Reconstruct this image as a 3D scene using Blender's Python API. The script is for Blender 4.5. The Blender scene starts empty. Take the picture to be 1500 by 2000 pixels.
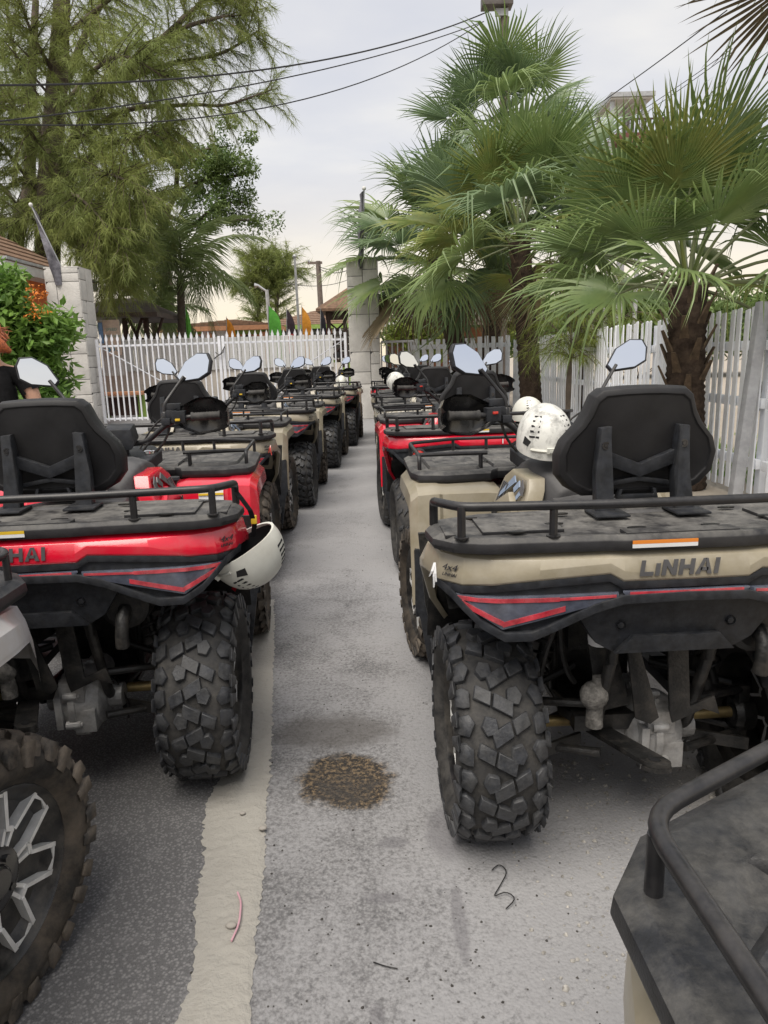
import bpy, bmesh, math, random
from mathutils import Vector, Matrix, noise as mnoise
R = math.radians
random.seed(7)
scene = bpy.context.scene
col = scene.collection

# ---------------------------------------------------------------- camera
PITCH, ROLL, CAMH, FPX = R(12.2), R(1.7), 1.48, 1387.0
cd = bpy.data.cameras.new('camera'); cam = bpy.data.objects.new('camera', cd); col.objects.link(cam)
cd.sensor_fit = 'VERTICAL'; cd.sensor_height = 36.0; cd.lens = 36.0 * FPX / 2000.0
cd.clip_start = 0.02; cd.clip_end = 3000
cam.matrix_world = Matrix.Translation((0, 0, CAMH)) @ Matrix.Rotation(R(90) - PITCH, 4, 'X') @ Matrix.Rotation(-ROLL, 4, 'Z')
scene.camera = cam

# ---------------------------------------------------------------- sky and sun
SUN_EL, SUN_AZ = R(64), R(208)          # azimuth measured from +Y towards +X
w = bpy.data.worlds.new('World'); scene.world = w; w.use_nodes = True
nt = w.node_tree; nt.nodes.clear()
def wn(t, **k):
    n = nt.nodes.new(t)
    for a, b in k.items(): setattr(n, a, b)
    return n
sky = wn('ShaderNodeTexSky', sky_type='NISHITA'); sky.sun_disc = False
sky.sun_elevation = SUN_EL; sky.sun_rotation = SUN_AZ
sky.air_density = 1.0; sky.dust_density = 2.0; sky.ozone_density = 1.5
tc = wn('ShaderNodeTexCoord')
sep = wn('ShaderNodeSeparateXYZ'); nt.links.new(tc.outputs['Generated'], sep.inputs[0])
# flat cloud deck: project the view direction on a plane overhead
zc = wn('ShaderNodeMath', operation='MAXIMUM'); nt.links.new(sep.outputs['Z'], zc.inputs[0]); zc.inputs[1].default_value = 0.0
za = wn('ShaderNodeMath', operation='ADD'); nt.links.new(zc.outputs[0], za.inputs[0]); za.inputs[1].default_value = 0.22
dv = wn('ShaderNodeVectorMath', operation='DIVIDE'); nt.links.new(tc.outputs['Generated'], dv.inputs[0])
cmb = wn('ShaderNodeCombineXYZ')
for i in range(3): nt.links.new(za.outputs[0], cmb.inputs[i])
nt.links.new(cmb.outputs[0], dv.inputs[1])
mp = wn('ShaderNodeMapping'); mp.inputs['Scale'].default_value = (1.0, 1.6, 0.5); mp.inputs['Location'].default_value = (3.1, 0.4, 0)
nt.links.new(dv.outputs[0], mp.inputs[0])
n1 = wn('ShaderNodeTexNoise'); n1.inputs['Scale'].default_value = 1.6; n1.inputs['Detail'].default_value = 6; n1.inputs['Roughness'].default_value = 0.5
nt.links.new(mp.outputs[0], n1.inputs['Vector'])
cr = wn('ShaderNodeValToRGB'); nt.links.new(n1.outputs['Fac'], cr.inputs[0])
cr.color_ramp.elements[0].position = 0.30; cr.color_ramp.elements[0].color = (4.9, 4.95, 5.3, 1)
cr.color_ramp.elements[1].position = 0.66; cr.color_ramp.elements[1].color = (6.4, 6.2, 5.9, 1)
e = cr.color_ramp.elements.new(0.48); e.color = (5.5, 5.45, 5.55, 1)
# low clouds are lit warm by the low sun
hz = wn('ShaderNodeMapRange'); hz.inputs['From Min'].default_value = 0.02; hz.inputs['From Max'].default_value = 0.25
hz.inputs['To Min'].default_value = 1.0; hz.inputs['To Max'].default_value = 0.0
nt.links.new(sep.outputs['Z'], hz.inputs['Value'])
hs = wn('ShaderNodeMath', operation='POWER'); nt.links.new(hz.outputs[0], hs.inputs[0]); hs.inputs[1].default_value = 1.1
wm = wn('ShaderNodeMix', data_type='RGBA'); nt.links.new(hs.outputs[0], wm.inputs['Factor'])
nt.links.new(cr.outputs[0], wm.inputs['A']); wm.inputs['B'].default_value = (7.9, 6.7, 4.9, 1)
cover = wn('ShaderNodeMix', data_type='RGBA'); cover.inputs['Factor'].default_value = 0.86
nt.links.new(sky.outputs[0], cover.inputs['A']); nt.links.new(wm.outputs['Result'], cover.inputs['B'])
bg = wn('ShaderNodeBackground'); bg.inputs['Strength'].default_value = 0.1
nt.links.new(cover.outputs['Result'], bg.inputs[0])
wo = wn('ShaderNodeOutputWorld'); nt.links.new(bg.outputs[0], wo.inputs[0])
sl = bpy.data.lights.new('sun', 'SUN'); so = bpy.data.objects.new('sun', sl); col.objects.link(so)
sl.energy = 2.6; sl.angle = R(45); sl.color = (1.0, 0.93, 0.83)
sd = Vector((math.sin(SUN_AZ) * math.cos(SUN_EL), math.cos(SUN_AZ) * math.cos(SUN_EL), math.sin(SUN_EL)))
so.rotation_euler = sd.to_track_quat('Z', 'Y').to_euler(); so.location = (0, 0, 30)
vs = scene.view_settings
vs.view_transform = 'Standard'; vs.look = 'None'; vs.exposure = 0.62; vs.gamma = 1.0; vs.use_curve_mapping = False
scene.render.engine = 'CYCLES'
scene.cycles.max_bounces = 8; scene.cycles.transparent_max_bounces = 8; scene.cycles.use_denoising = True

# ---------------------------------------------------------------- placing helper: where a sight line meets the plane y = Y
def at(px, py, Y):
    a = (px - 750) / FPX; b = -(py - 1000) / FPX
    x = a * math.cos(ROLL) + b * math.sin(ROLL); y = -a * math.sin(ROLL) + b * math.cos(ROLL)
    d = Vector((x, math.cos(PITCH) + y * math.sin(PITCH), -math.sin(PITCH) + y * math.cos(PITCH)))
    return Vector((0, 0, CAMH)) + d * (Y / d.y)

# ---------------------------------------------------------------- mesh helpers
class MB:
    def __init__(s): s.v = []; s.f = []; s.m = []
    def add(s, vs, fs, m=0):
        o = len(s.v); s.v += [tuple(p) for p in vs]
        for f in fs: s.f.append(tuple(i + o for i in f)); s.m.append(m)
        return s
    def box(s, c, d, rot=None, m=0, taper=1.0):
        x, y, z = d[0] / 2, d[1] / 2, d[2] / 2; t = taper
        P = [(-x, -y, -z), (x, -y, -z), (x, y, -z), (-x, y, -z), (-x * t, -y * t, z), (x * t, -y * t, z), (x * t, y * t, z), (-x * t, y * t, z)]
        P = [Vector(p) for p in P]
        if rot is not None: P = [rot @ p for p in P]
        P = [p + Vector(c) for p in P]
        return s.add(P, [(0, 3, 2, 1), (4, 5, 6, 7), (0, 1, 5, 4), (1, 2, 6, 5), (2, 3, 7, 6), (3, 0, 4, 7)], m)
    def prism(s, poly, h0, h1, fn=None, m=0):
        """poly of (a, b); fn(a, b, h) -> xyz (default x, y, z)"""
        fn = fn or (lambda a, b, h: (a, b, h)); n = len(poly)
        P = [fn(a, b, h0) for a, b in poly] + [fn(a, b, h1) for a, b in poly]
        F = [tuple(range(n))[::-1], tuple(range(n, 2 * n))] + [(i, (i + 1) % n, n + (i + 1) % n, n + i) for i in range(n)]
        return s.add(P, F, m)
    def loft(s, rings, cap=True, closed=True, m=0):
        n = len(rings[0]); P = [p for r in rings for p in r]; F = []
        for k in range(len(rings) - 1):
            for i in range(n if closed else n - 1):
                j = (i + 1) % n; F.append((k * n + i, k * n + j, (k + 1) * n + j, (k + 1) * n + i))
        if cap and closed: F += [tuple(range(n))[::-1], tuple(range((len(rings) - 1) * n, len(rings) * n))]
        return s.add(P, F, m)
    def tube(s, pts, r, n=8, cap=True, m=0):
        pts = [Vector(p) for p in pts]; k = len(pts)
        rs = r if isinstance(r, (list, tuple)) else [r] * k
        rings = []; u = None
        for i in range(k):
            t = (pts[min(i + 1, k - 1)] - pts[max(i - 1, 0)])
            if t.length < 1e-9: t = Vector((0, 0, 1))
            t.normalize()
            if u is None: u = t.cross(Vector((0, 0, 1)) if abs(t.z) < .9 else Vector((1, 0, 0)))
            else: u = u - t * u.dot(t)
            if u.length < 1e-6: u = t.orthogonal()
            u.normalize(); v = t.cross(u)
            rings.append([pts[i] + (u * math.cos(2 * math.pi * j / n) + v * math.sin(2 * math.pi * j / n)) * rs[i] for j in range(n)])
        return s.loft(rings, cap, True, m)
    def lathe(s, prof, n=24, fn=None, m=0, cap=False):
        """prof of (radius, height); fn maps x, y, h"""
        fn = fn or (lambda x, y, h: (x, y, h))
        rings = [[fn(r * math.cos(2 * math.pi * j / n), r * math.sin(2 * math.pi * j / n), h) for j in range(n)] for r, h in prof]
        return s.loft(rings, cap, True, m)
    def ball(s, c, r, n=10, k=7, sc=(1, 1, 1), m=0):
        rings = [[(c[0] + sc[0] * r * math.sin(math.pi * (i + .02) / (k + .04)) * math.cos(2 * math.pi * j / n), c[1] + sc[1] * r * math.sin(math.pi * (i + .02) / (k + .04)) * math.sin(2 * math.pi * j / n), c[2] - sc[2] * r * math.cos(math.pi * (i + .02) / (k + .04))) for j in range(n)] for i in range(k + 1)]
        return s.loft(rings, True, True, m)
    def mesh(s, name, smooth=35, bevel=0, seg=2, recalc=True):
        me = bpy.data.meshes.new(name); me.from_pydata(s.v, [], s.f)
        for i, p in enumerate(me.polygons): p.material_index = s.m[i]
        if smooth or bevel or recalc:
            bm = bmesh.new(); bm.from_mesh(me)
            if recalc: bmesh.ops.recalc_face_normals(bm, faces=bm.faces)
            if bevel:
                bmesh.ops.remove_doubles(bm, verts=bm.verts, dist=1e-5)
                es = [e for e in bm.edges if len(e.link_faces) == 2 and e.calc_face_angle(0) > R(24)]
                bmesh.ops.bevel(bm, geom=es, offset=bevel, segments=seg, affect='EDGES', profile=.6, clamp_overlap=True)
            if smooth:
                for f in bm.faces: f.smooth = True
                for e in bm.edges:
                    if len(e.link_faces) == 2 and e.calc_face_angle(0) > R(smooth): e.smooth = False
            bm.to_mesh(me); bm.free()
        return me

def fillet(pts, r, k=4):
    pts = [Vector(p) for p in pts]; out = [pts[0]]
    for i in range(1, len(pts) - 1):
        a, b, c = pts[i - 1], pts[i], pts[i + 1]
        d = min(r, (a - b).length * .49, (c - b).length * .49)
        p, q = b + (a - b).normalized() * d, b + (c - b).normalized() * d
        for j in range(k + 1):
            t = j / k; out.append(p * (1 - t) ** 2 + b * 2 * t * (1 - t) + q * t * t)
    out.append(pts[-1]); return out

def bez(a, b, c, n=8):
    a, b, c = Vector(a), Vector(b), Vector(c)
    return [a * (1 - t) ** 2 + b * 2 * t * (1 - t) + c * t * t for t in [i / n for i in range(n + 1)]]

CACHE = {}
def put(name, me, mats, parent=None, loc=(0, 0, 0), rot=(0, 0, 0), scale=(1, 1, 1)):
    mats = mats if isinstance(mats, (list, tuple)) else [mats]
    if not me.materials:
        for m in mats: me.materials.append(m)
    elif any(me.materials[i] != m for i, m in enumerate(mats)):
        key = (me.name, tuple(m.name for m in mats))
        if key not in CACHE:
            c = me.copy(); c.materials.clear()
            for m in mats: c.materials.append(m)
            CACHE[key] = c
        me = CACHE[key]
    o = bpy.data.objects.new(name, me); col.objects.link(o)
    o.location = loc; o.rotation_euler = rot; o.scale = scale
    if parent is not None: o.parent = parent
    return o
def shared(key, fn):
    if key not in CACHE: CACHE[key] = fn()
    return CACHE[key]
def tag(o, label=None, cat=None, group=None, kind=None):
    if label: o['label'] = label
    if cat: o['category'] = cat
    if group: o['group'] = group
    if kind: o['kind'] = kind
    return o
def empty(name, loc=(0, 0, 0), rot=(0, 0, 0), parent=None, scale=1.0):
    o = bpy.data.objects.new(name, None); col.objects.link(o); o.location = loc; o.rotation_euler = rot
    o.empty_display_size = .2; o.scale = (scale,) * 3
    if parent is not None: o.parent = parent
    return o
def text_mesh(body, size, depth=.0015, align='CENTER', shear=0.0, sx=1.0):
    cu = bpy.data.curves.new('lettering', 'FONT'); cu.body = body; cu.size = size; cu.extrude = depth; cu.align_x = align; cu.align_y = 'CENTER'; cu.shear = shear
    cu.resolution_u = 2
    o = bpy.data.objects.new('lettering', cu); col.objects.link(o)
    dg = bpy.context.evaluated_depsgraph_get(); me = bpy.data.meshes.new_from_object(o.evaluated_get(dg))
    bpy.data.objects.remove(o); bpy.data.curves.remove(cu)
    for v in me.vertices: v.co.x *= sx
    return me

# ---------------------------------------------------------------- materials
def node(t, ty, **k):
    n = t.nodes.new(ty)
    for a, b in k.items(): setattr(n, a, b)
    return n
def mat(name, c, rough=.5, metal=0.0, var=.12, vscale=6.0, dust=0.0, dcol=(.42, .37, .29), dscale=3.0, bump=0.0, bscale=80.0, coat=0.0, spec=.5, trans=0.0, dthr=.5, up=0.0, emit=None, c2=None, alpha=1.0):
    m = bpy.data.materials.new(name); m.use_nodes = True; t = m.node_tree; L = t.links
    b = t.nodes['Principled BSDF']
    co = node(t, 'ShaderNodeTexCoord')
    n = node(t, 'ShaderNodeTexNoise'); n.inputs['Scale'].default_value = vscale; n.inputs['Detail'].default_value = 6; n.inputs['Roughness'].default_value = .65
    L.new(co.outputs['Object'], n.inputs['Vector'])
    r = node(t, 'ShaderNodeMix', data_type='RGBA')
    d = c2 or tuple(x * (1 - var * 2) for x in c)
    r.inputs['A'].default_value = (*[min(1, x * (1 + var)) for x in c], 1); r.inputs['B'].default_value = (*d, 1)
    cr = node(t, 'ShaderNodeMapRange'); cr.inputs['From Min'].default_value = .35; cr.inputs['From Max'].default_value = .65
    L.new(n.outputs['Fac'], cr.inputs['Value']); L.new(cr.outputs[0], r.inputs['Factor'])
    out = r.outputs['Result']; rg = None
    if dust:
        n2 = node(t, 'ShaderNodeTexNoise'); n2.inputs['Scale'].default_value = dscale; n2.inputs['Detail'].default_value = 9; n2.inputs['Roughness'].default_value = .72
        L.new(co.outputs['Object'], n2.inputs['Vector'])
        mr = node(t, 'ShaderNodeMapRange'); mr.inputs['From Min'].default_value = dthr - .12; mr.inputs['From Max'].default_value = dthr + .18; mr.inputs['To Max'].default_value = dust
        L.new(n2.outputs['Fac'], mr.inputs['Value']); fac = mr.outputs[0]
        if up:
            g = node(t, 'ShaderNodeNewGeometry'); s = node(t, 'ShaderNodeSeparateXYZ'); L.new(g.outputs['Normal'], s.inputs[0])
            a = node(t, 'ShaderNodeMapRange'); a.inputs['From Min'].default_value = .2; a.inputs['From Max'].default_value = .95; a.inputs['To Min'].default_value = 1 - up; a.inputs['To Max'].default_value = 1.0
            L.new(s.outputs['Z'], a.inputs['Value'])
            mu = node(t, 'ShaderNodeMath', operation='MULTIPLY'); L.new(fac, mu.inputs[0]); L.new(a.outputs[0], mu.inputs[1]); fac = mu.outputs[0]
        r2 = node(t, 'ShaderNodeMix', data_type='RGBA'); L.new(fac, r2.inputs['Factor']); L.new(out, r2.inputs['A']); r2.inputs['B'].default_value = (*dcol, 1)
        out = r2.outputs['Result']
        rr = node(t, 'ShaderNodeMapRange'); rr.inputs['To Min'].default_value = rough; rr.inputs['To Max'].default_value = .95; L.new(fac, rr.inputs['Value']); rg = rr.outputs[0]
    L.new(out, b.inputs['Base Color'])
    b.inputs['Roughness'].default_value = rough
    if rg: L.new(rg, b.inputs['Roughness'])
    b.inputs['Metallic'].default_value = metal; b.inputs['Specular IOR Level'].default_value = spec
    b.inputs['Coat Weight'].default_value = coat; b.inputs['Coat Roughness'].default_value = .12
    if bump:
        n3 = node(t, 'ShaderNodeTexNoise'); n3.inputs['Scale'].default_value = bscale; n3.inputs['Detail'].default_value = 4; L.new(co.outputs['Object'], n3.inputs['Vector'])
        bp = node(t, 'ShaderNodeBump'); bp.inputs['Strength'].default_value = bump; bp.inputs['Distance'].default_value = .01
        L.new(n3.outputs['Fac'], bp.inputs['Height']); L.new(bp.outputs[0], b.inputs['Normal'])
    if emit: b.inputs['Emission Color'].default_value = (*emit[0], 1); b.inputs['Emission Strength'].default_value = emit[1]
    if trans:
        tr = node(t, 'ShaderNodeBsdfTranslucent'); L.new(out, tr.inputs['Color'])
        mx = node(t, 'ShaderNodeMixShader'); mx.inputs[0].default_value = trans
        L.new(b.outputs[0], mx.inputs[1]); L.new(tr.outputs[0], mx.inputs[2]); L.new(mx.outputs[0], t.nodes['Material Output'].inputs[0])
    return m

def leafmat(name, c, c2, trans=.35, rough=.45, vscale=1.2, objvar=.25):
    """foliage: noise over the crown plus a difference from piece to piece"""
    m = mat(name, c, rough, c2=c2, vscale=vscale, trans=trans, spec=.35)
    return m

M = {}
SAND = (.46, .40, .32)
M['red'] = mat('red_paint', (.66, .008, .032), .20, var=.05, dust=.16, dcol=(.50, .30, .27), dscale=12, dthr=.58, coat=.8)
M['beige'] = mat('beige_paint', (.285, .25, .178), .30, var=.05, dust=.45, dcol=(.39, .355, .29), dscale=14, dthr=.50, coat=.3)
M['silver'] = mat('silver_paint', (.50, .50, .51), .33, var=.05, dust=.5, dcol=SAND, dscale=6, dthr=.52, coat=.3)
M['plastic'] = mat('black_plastic', (.020, .022, .027), .50, var=.25, vscale=30, dust=.20, dcol=(.20, .195, .18), dscale=24, dthr=.54, up=.6, bump=.08, bscale=400, spec=.32)
M['deck'] = mat('dusty_rack_plastic', (.020, .020, .023), .48, var=.2, vscale=25, dust=.60, dcol=(.25, .24, .22), dscale=13, dthr=.46, up=.92, bump=.1, bscale=350, spec=.4)
M['deckdark'] = mat('dark_rack_plastic', (.017, .018, .021), .42, var=.25, vscale=25, dust=.42, dcol=(.20, .19, .17), dscale=16, dthr=.52, up=.8, bump=.1, bscale=350, spec=.5)
M['tubeblack'] = mat('black_powder_coat', (.014, .014, .016), .38, var=.2, vscale=20, dust=.16, dcol=(.22, .20, .18), dscale=30, dthr=.52, up=.7, spec=.5)
M['vinyl'] = mat('seat_vinyl', (.010, .010, .012), .52, var=.2, vscale=9, dust=.10, dcol=(.19, .18, .165), dscale=4, dthr=.47, up=.5, bump=.12, bscale=500, spec=.4)
M['seattop'] = mat('dusty_seat_vinyl', (.03, .03, .034), .5, var=.15, vscale=5, dust=.38, dcol=(.22, .215, .21), dscale=4, dthr=.42, up=.5, bump=.06, bscale=300, spec=.4)
M['rubber'] = mat('tyre_rubber', (.028, .028, .029), .6, var=.25, vscale=14, dust=.6, dcol=(.115, .108, .098), dscale=16, dthr=.50, bump=.12, bscale=120, spec=.3)
M['lug'] = mat('tread_rubber', (.032, .034, .039), .42, var=.3, vscale=25, dust=.5, dcol=(.115, .115, .115), dscale=26, dthr=.52, bump=.15, bscale=150, spec=.45)
M['mudrubber'] = mat('sandy_sidewall', (.030, .028, .026), .75, var=.3, vscale=10, dust=.7, dcol=(.155, .125, .095), dscale=6, dthr=.52, bump=.1, bscale=90, spec=.25)
M['mudlug'] = mat('sandy_tread', (.040, .038, .036), .7, var=.3, vscale=16, dust=.7, dcol=(.22, .18, .14), dscale=9, dthr=.50, bump=.15, bscale=120, spec=.3)
M['rimblack'] = mat('rim_black', (.012, .012, .013), .3, var=.2, dust=.35, dcol=(.2, .18, .15), dscale=15, dthr=.55, spec=.5)
M['alloy'] = mat('machined_alloy', (.74, .74, .73), .34, metal=.3, var=.08, vscale=30, dust=.4, dcol=(.42, .39, .34), dscale=14, dthr=.55)
M['cast'] = mat('cast_aluminium', (.36, .36, .36), .42, metal=.4, var=.2, vscale=20, dust=.5, dcol=(.24, .22, .19), dscale=14, dthr=.5, bump=.25, bscale=90)
M['brass'] = mat('zinc_yellow_axle', (.36, .27, .12), .38, metal=.7, var=.25, vscale=14, dust=.35, dcol=(.30, .25, .18), dscale=10)
M['grime'] = mat('grimy_black_steel', (.012, .012, .012), .45, var=.3, vscale=15, dust=.32, dcol=(.15, .13, .11), dscale=18, dthr=.60, bump=.2, bscale=120)
M['gloss'] = mat('gloss_black', (.012, .012, .014), .16, var=.1, dust=.12, dcol=(.2, .19, .17), dscale=10, coat=.5)
M['lens'] = mat('smoked_lens', (.085, .095, .13), .08, var=.2, vscale=20, dust=.25, dcol=(.22, .21, .22), dscale=12, dthr=.55, coat=1.0)
M['redlens'] = mat('red_lens', (.52, .03, .05), .15, var=.2, vscale=25, dust=.3, dcol=(.45, .25, .25), dscale=12, coat=1.0)
M['redlens2'] = mat('bright_red_lens', (.62, .035, .02), .15, var=.2, vscale=60, coat=1.0)
M['mirror'] = mat('mirror_glass', (.74, .78, .84), .015, metal=1.0, var=.0)
M['white'] = mat('white_sticker', (.74, .75, .77), .45, var=.04, dust=.25, dscale=8)
M['print'] = mat('dark_print', (.035, .035, .04), .5, var=.1)
M['greyprint'] = mat('grey_print', (.10, .10, .105), .4, var=.15)
M['blueprint'] = mat('blue_grey_print', (.22, .28, .38), .4, var=.1)
M['orange'] = mat('orange_sticker', (.72, .23, .03), .45, var=.05)
M['yellow'] = mat('yellow_plastic', (.70, .46, .03), .4, var=.05)
M['chrome'] = mat('chrome_cap', (.8, .8, .8), .12, metal=1.0, var=.02)
M['skin'] = mat('skin', (.62, .36, .25), .5, var=.06, vscale=12, spec=.4)
M['hair'] = mat('ginger_hair', (.36, .09, .025), .55, var=.3, vscale=60, bump=.5, bscale=90)
M['tshirt'] = mat('black_cotton', (.012, .012, .013), .85, var=.2, vscale=30, bump=.15, bscale=60, spec=.2)
M['jeans'] = mat('blue_denim', (.05, .07, .13), .85, var=.2, vscale=30, bump=.2, bscale=200, spec=.2)
M['helmet'] = mat('white_helmet_shell', (.66, .66, .60), .32, var=.05, dust=.35, dcol=(.40, .37, .30), dscale=9, dthr=.56, coat=.2)
M['scuffed'] = mat('scuffed_helmet_shell', (.70, .70, .66), .34, var=.04, dust=.95, dcol=(.03, .03, .03), dscale=17, dthr=.585, coat=.1)
M['grit'] = mat('dust_caked_metal', (.20, .19, .175), .8, var=.3, vscale=40, dust=.8, dcol=(.04, .038, .035), dscale=30, dthr=.52, bump=.5, bscale=120)
M['foam'] = mat('helmet_foam', (.015, .015, .016), .9, var=.2)
# ================================================================ quad bikes
# local axes: rear axle at y = 0, front axle at y = WB, +y forwards, x to the right, z up
WB = 1.36
def camo():
    m = bpy.data.materials.new('camo_paint'); m.use_nodes = True; t = m.node_tree; b = t.nodes['Principled BSDF']
    co = node(t, 'ShaderNodeTexCoord'); n = node(t, 'ShaderNodeTexNoise'); n.inputs['Scale'].default_value = 16; n.inputs['Detail'].default_value = 5; n.inputs['Distortion'].default_value = 1.5
    t.links.new(co.outputs['Object'], n.inputs['Vector'])
    r = node(t, 'ShaderNodeValToRGB'); r.color_ramp.interpolation = 'CONSTANT'
    r.color_ramp.elements[0].color = (.05, .045, .035, 1); r.color_ramp.elements[1].position = .45; r.color_ramp.elements[1].color = (.30, .27, .20, 1)
    e = r.color_ramp.elements.new(.53); e.color = (.50, .48, .42, 1); e = r.color_ramp.elements.new(.62); e.color = (.14, .12, .09, 1)
    t.links.new(n.outputs['Fac'], r.inputs[0]); t.links.new(r.outputs[0], b.inputs['Base Color']); b.inputs['Roughness'].default_value = .35
    return m
M['camo'] = camo()

def interp(tab, x):
    x = abs(x)
    for (a, p), (b, q) in zip(tab, tab[1:]):
        if x <= b: return p + (q - p) * (x - a) / max(b - a, 1e-9)
    return tab[-1][1]
REAR = [(0, -.345), (.2, -.342), (.38, -.33), (.5, -.315), (.575, -.28), (.63, -.21), (.655, -.12)]
def rear_y(x): return interp(REAR, x)
def rear_band(mb, xs, top, bot, off, depth, m=0):
    """solid strip following the curved tail between heights bot(x) and top(x)"""
    o = []
    for x in xs:
        y = rear_y(x) - off; s = -1 if x < 0 else 1
        k = max(0, abs(x) - .45) * .35 * s          # the tail wraps forward at its corners
        o.append([(x + k * 0 , y, top(x)), (x, y, bot(x)), (x - s * depth * .3, y + depth, bot(x)), (x - s * depth * .3, y + depth, top(x))])
    mb.loft(o, True, True, m)
def xs_of(*br):
    p = sorted(set(br)); n = [-a for a in p if a > 0]
    return sorted(n) + p
def fender_low(x): return interp([(0, .921), (.165, .921), (.20, .942), (.38, .928), (.575, .908), (.655, .905)], x)
def skirt_low(x): return interp([(0, .868), (.17, .864), (.24, .842), (.36, .785), (.40, .768), (.47, .766), (.53, .80), (.60, .87), (.655, .903)], x)

def mirror_x(pts): return pts + [(-x, y) for x, y in reversed(pts) if x > 1e-6]

def m_rear_fender():
    mb = MB()
    half = [(0, -.345), (.165, -.343), (.20, -.342), (.38, -.33), (.5, -.315), (.575, -.28), (.63, -.21), (.655, -.10), (.65, .08), (.60, .28), (.50, .40)]
    low = [fender_low(x) if i < 8 else z for i, ((x, y), z) in enumerate(zip(half, [0] * 8 + [.86, .68, .50]))]
    def ring(ins, dz, zfix=None):
        r = []
        for (x, y), z in zip(half, low): r.append((x * (1 - ins / .66), y + ins * (1 if y < 0 else .2), (zfix - max(0, y + .02) * .95) if zfix else z + dz))
        return r + [(-x, y, z) for x, y, z in reversed(r) if x > 1e-6]
    mb.loft([ring(.03, 0), ring(0.004, 0), ring(0, .006), ring(0, .03), ring(.012, 0, .982), ring(.045, 0, 1.000)], False)
    n = len(ring(0, 0)); o = len(mb.v) - n
    mb.f.append(tuple(range(o, o + n))); mb.m.append(0)
    return mb.mesh('rear_fender', 28, .004)
def m_tail_panel():
    mb = MB(); X = xs_of(0, .165, .2, .24, .30, .36, .40, .47, .53, .575, .60, .64)
    rear_band(mb, X, lambda x: fender_low(x) + .012, lambda x: skirt_low(x) + .004, -.012, .06)
    rear_band(mb, X, lambda x: skirt_low(x) + .024, skirt_low, .012, .08)
    rear_band(mb, X, lambda x: fender_low(x) + .001, lambda x: fender_low(x) - .020, -.002, .04)
    return mb.mesh('tail_panel', 30, .003)
def m_lens(s):
    mb = MB(); t = lambda x: interp([(.17, .893), (.33, .889), (.60, .884)], x); b = lambda x: interp([(.17, .880), (.33, .836), (.475, .797), (.60, .876)], x)
    xs = [s * a for a in (.178, .25, .33, .40, .475, .54, .60)]
    if s < 0: xs = xs[::-1]
    rear_band(mb, xs, t, b, .004, .03); return mb.mesh('tail_light', 30, .002)
def m_lens_strips(s):
    mb = MB()
    def strip(p, q, w):
        n = 5; xs = [p[0] + (q[0] - p[0]) * i / n for i in range(n + 1)]
        f = lambda x: p[1] + (q[1] - p[1]) * (abs(x) - p[0]) / (q[0] - p[0])
        X = [s * a for a in xs]; X = X if s > 0 else X[::-1]
        rear_band(mb, sorted(X), lambda x: f(x) + w / 2, lambda x: f(x) - w / 2, .0065, .004)
    strip((.185, .886), (.33, .880), .007); strip((.33, .880), (.588, .875), .011)
    strip((.472, .814), (.588, .870), .014); strip((.315, .855), (.474, .812), .014)
    return mb.mesh('reflector', 0)
def m_strip_light():
    mb = MB(); X = xs_of(0, .08, .15, .168)
    rear_band(mb, X, lambda x: .897, lambda x: .878 + max(0, abs(x) - .15) * .8, .004, .03); return mb.mesh('brake_light', 30, .002)
def m_strip_red():
    mb = MB(); X = xs_of(0, .08, .15); rear_band(mb, X, lambda x: .895, lambda x: .886, .0065, .004); return mb.mesh('reflector', 0)
def m_low_panel():
    mb = MB(); fn = lambda a, b, h: (a, h + (b - .7) * -.12, b)
    mb.prism([(-.30, .875), (-.25, .79), (-.215, .735), (-.17, .708), (.17, .708), (.215, .735), (.25, .79), (.30, .875)], -.285, -.22, fn)
    mb.prism([(-.165, .706), (-.118, .756), (.118, .756), (.165, .706)], -.302, -.28, fn)
    for x in (-.15, .15): mb.lathe([(.0135, .004), (.0135, -.004), (.009, -.004), (.009, .003), (.0, .003)], 12, lambda a, b, h, x=x: (x + a, -.296 - h, .785 + b))
    return mb.mesh('lower_panel', 30, .004)

DECKR = [(0, -.335), (.16, -.335), (.20, -.328), (.52, -.315), (.60, -.285), (.645, -.23), (.655, -.13), (.625, -.05), (.50, .005), (.30, .02), (0, .02)]
DECKF = [(0, 1.80), (.30, 1.785), (.52, 1.67), (.58, 1.59), (.588, 1.12), (.56, 1.02), (.44, .985), (.24, 1.01), (.20, 1.06), (0, 1.06)]
def deck(plan, z0, z1, cut):
    mb = MB()
    def ring(ins, z):
        cy = sum(p[1] for p in plan) / len(plan)
        r = [(x * (1 - ins / .62), cy + (y - cy) * (1 - ins / .35), z) for x, y in plan]
        return r + [(-x, y, zz) for x, y, zz in reversed(r) if x > 1e-6]
    rs = [ring(.03, z0), ring(.006, z0), ring(0, z0 + .012), ring(.002, z1 - .012), ring(.022, z1), ring(.075, z1 - .001), ring(.085, z1 - .008)]
    mb.loft(rs, False); n = len(rs[0])
    # plan starts on the centre line: the mirrored copy of that point is skipped, so close the caps as polygons
    o = len(mb.v) - n; mb.f.append(tuple(range(o, o + n))); mb.m.append(0); mb.f.append(tuple(range(n))[::-1]); mb.m.append(0)
    for c, d in cut: mb.box(c, d)
    return mb.mesh('deck', 28, .0025)
def m_rear_deck():
    zt = 1.040
    c = []
    for s in (-1, 1):
        c += [((s * .40, -.15, zt - .004), (.22, .17, .010)), ((s * .60, -.20, zt - .002), (.028, .12, .010))]
    c += [((0, -.285, zt - .003), (.30, .05, .012))]
    return deck(DECKR, 1.000, zt, c)
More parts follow.
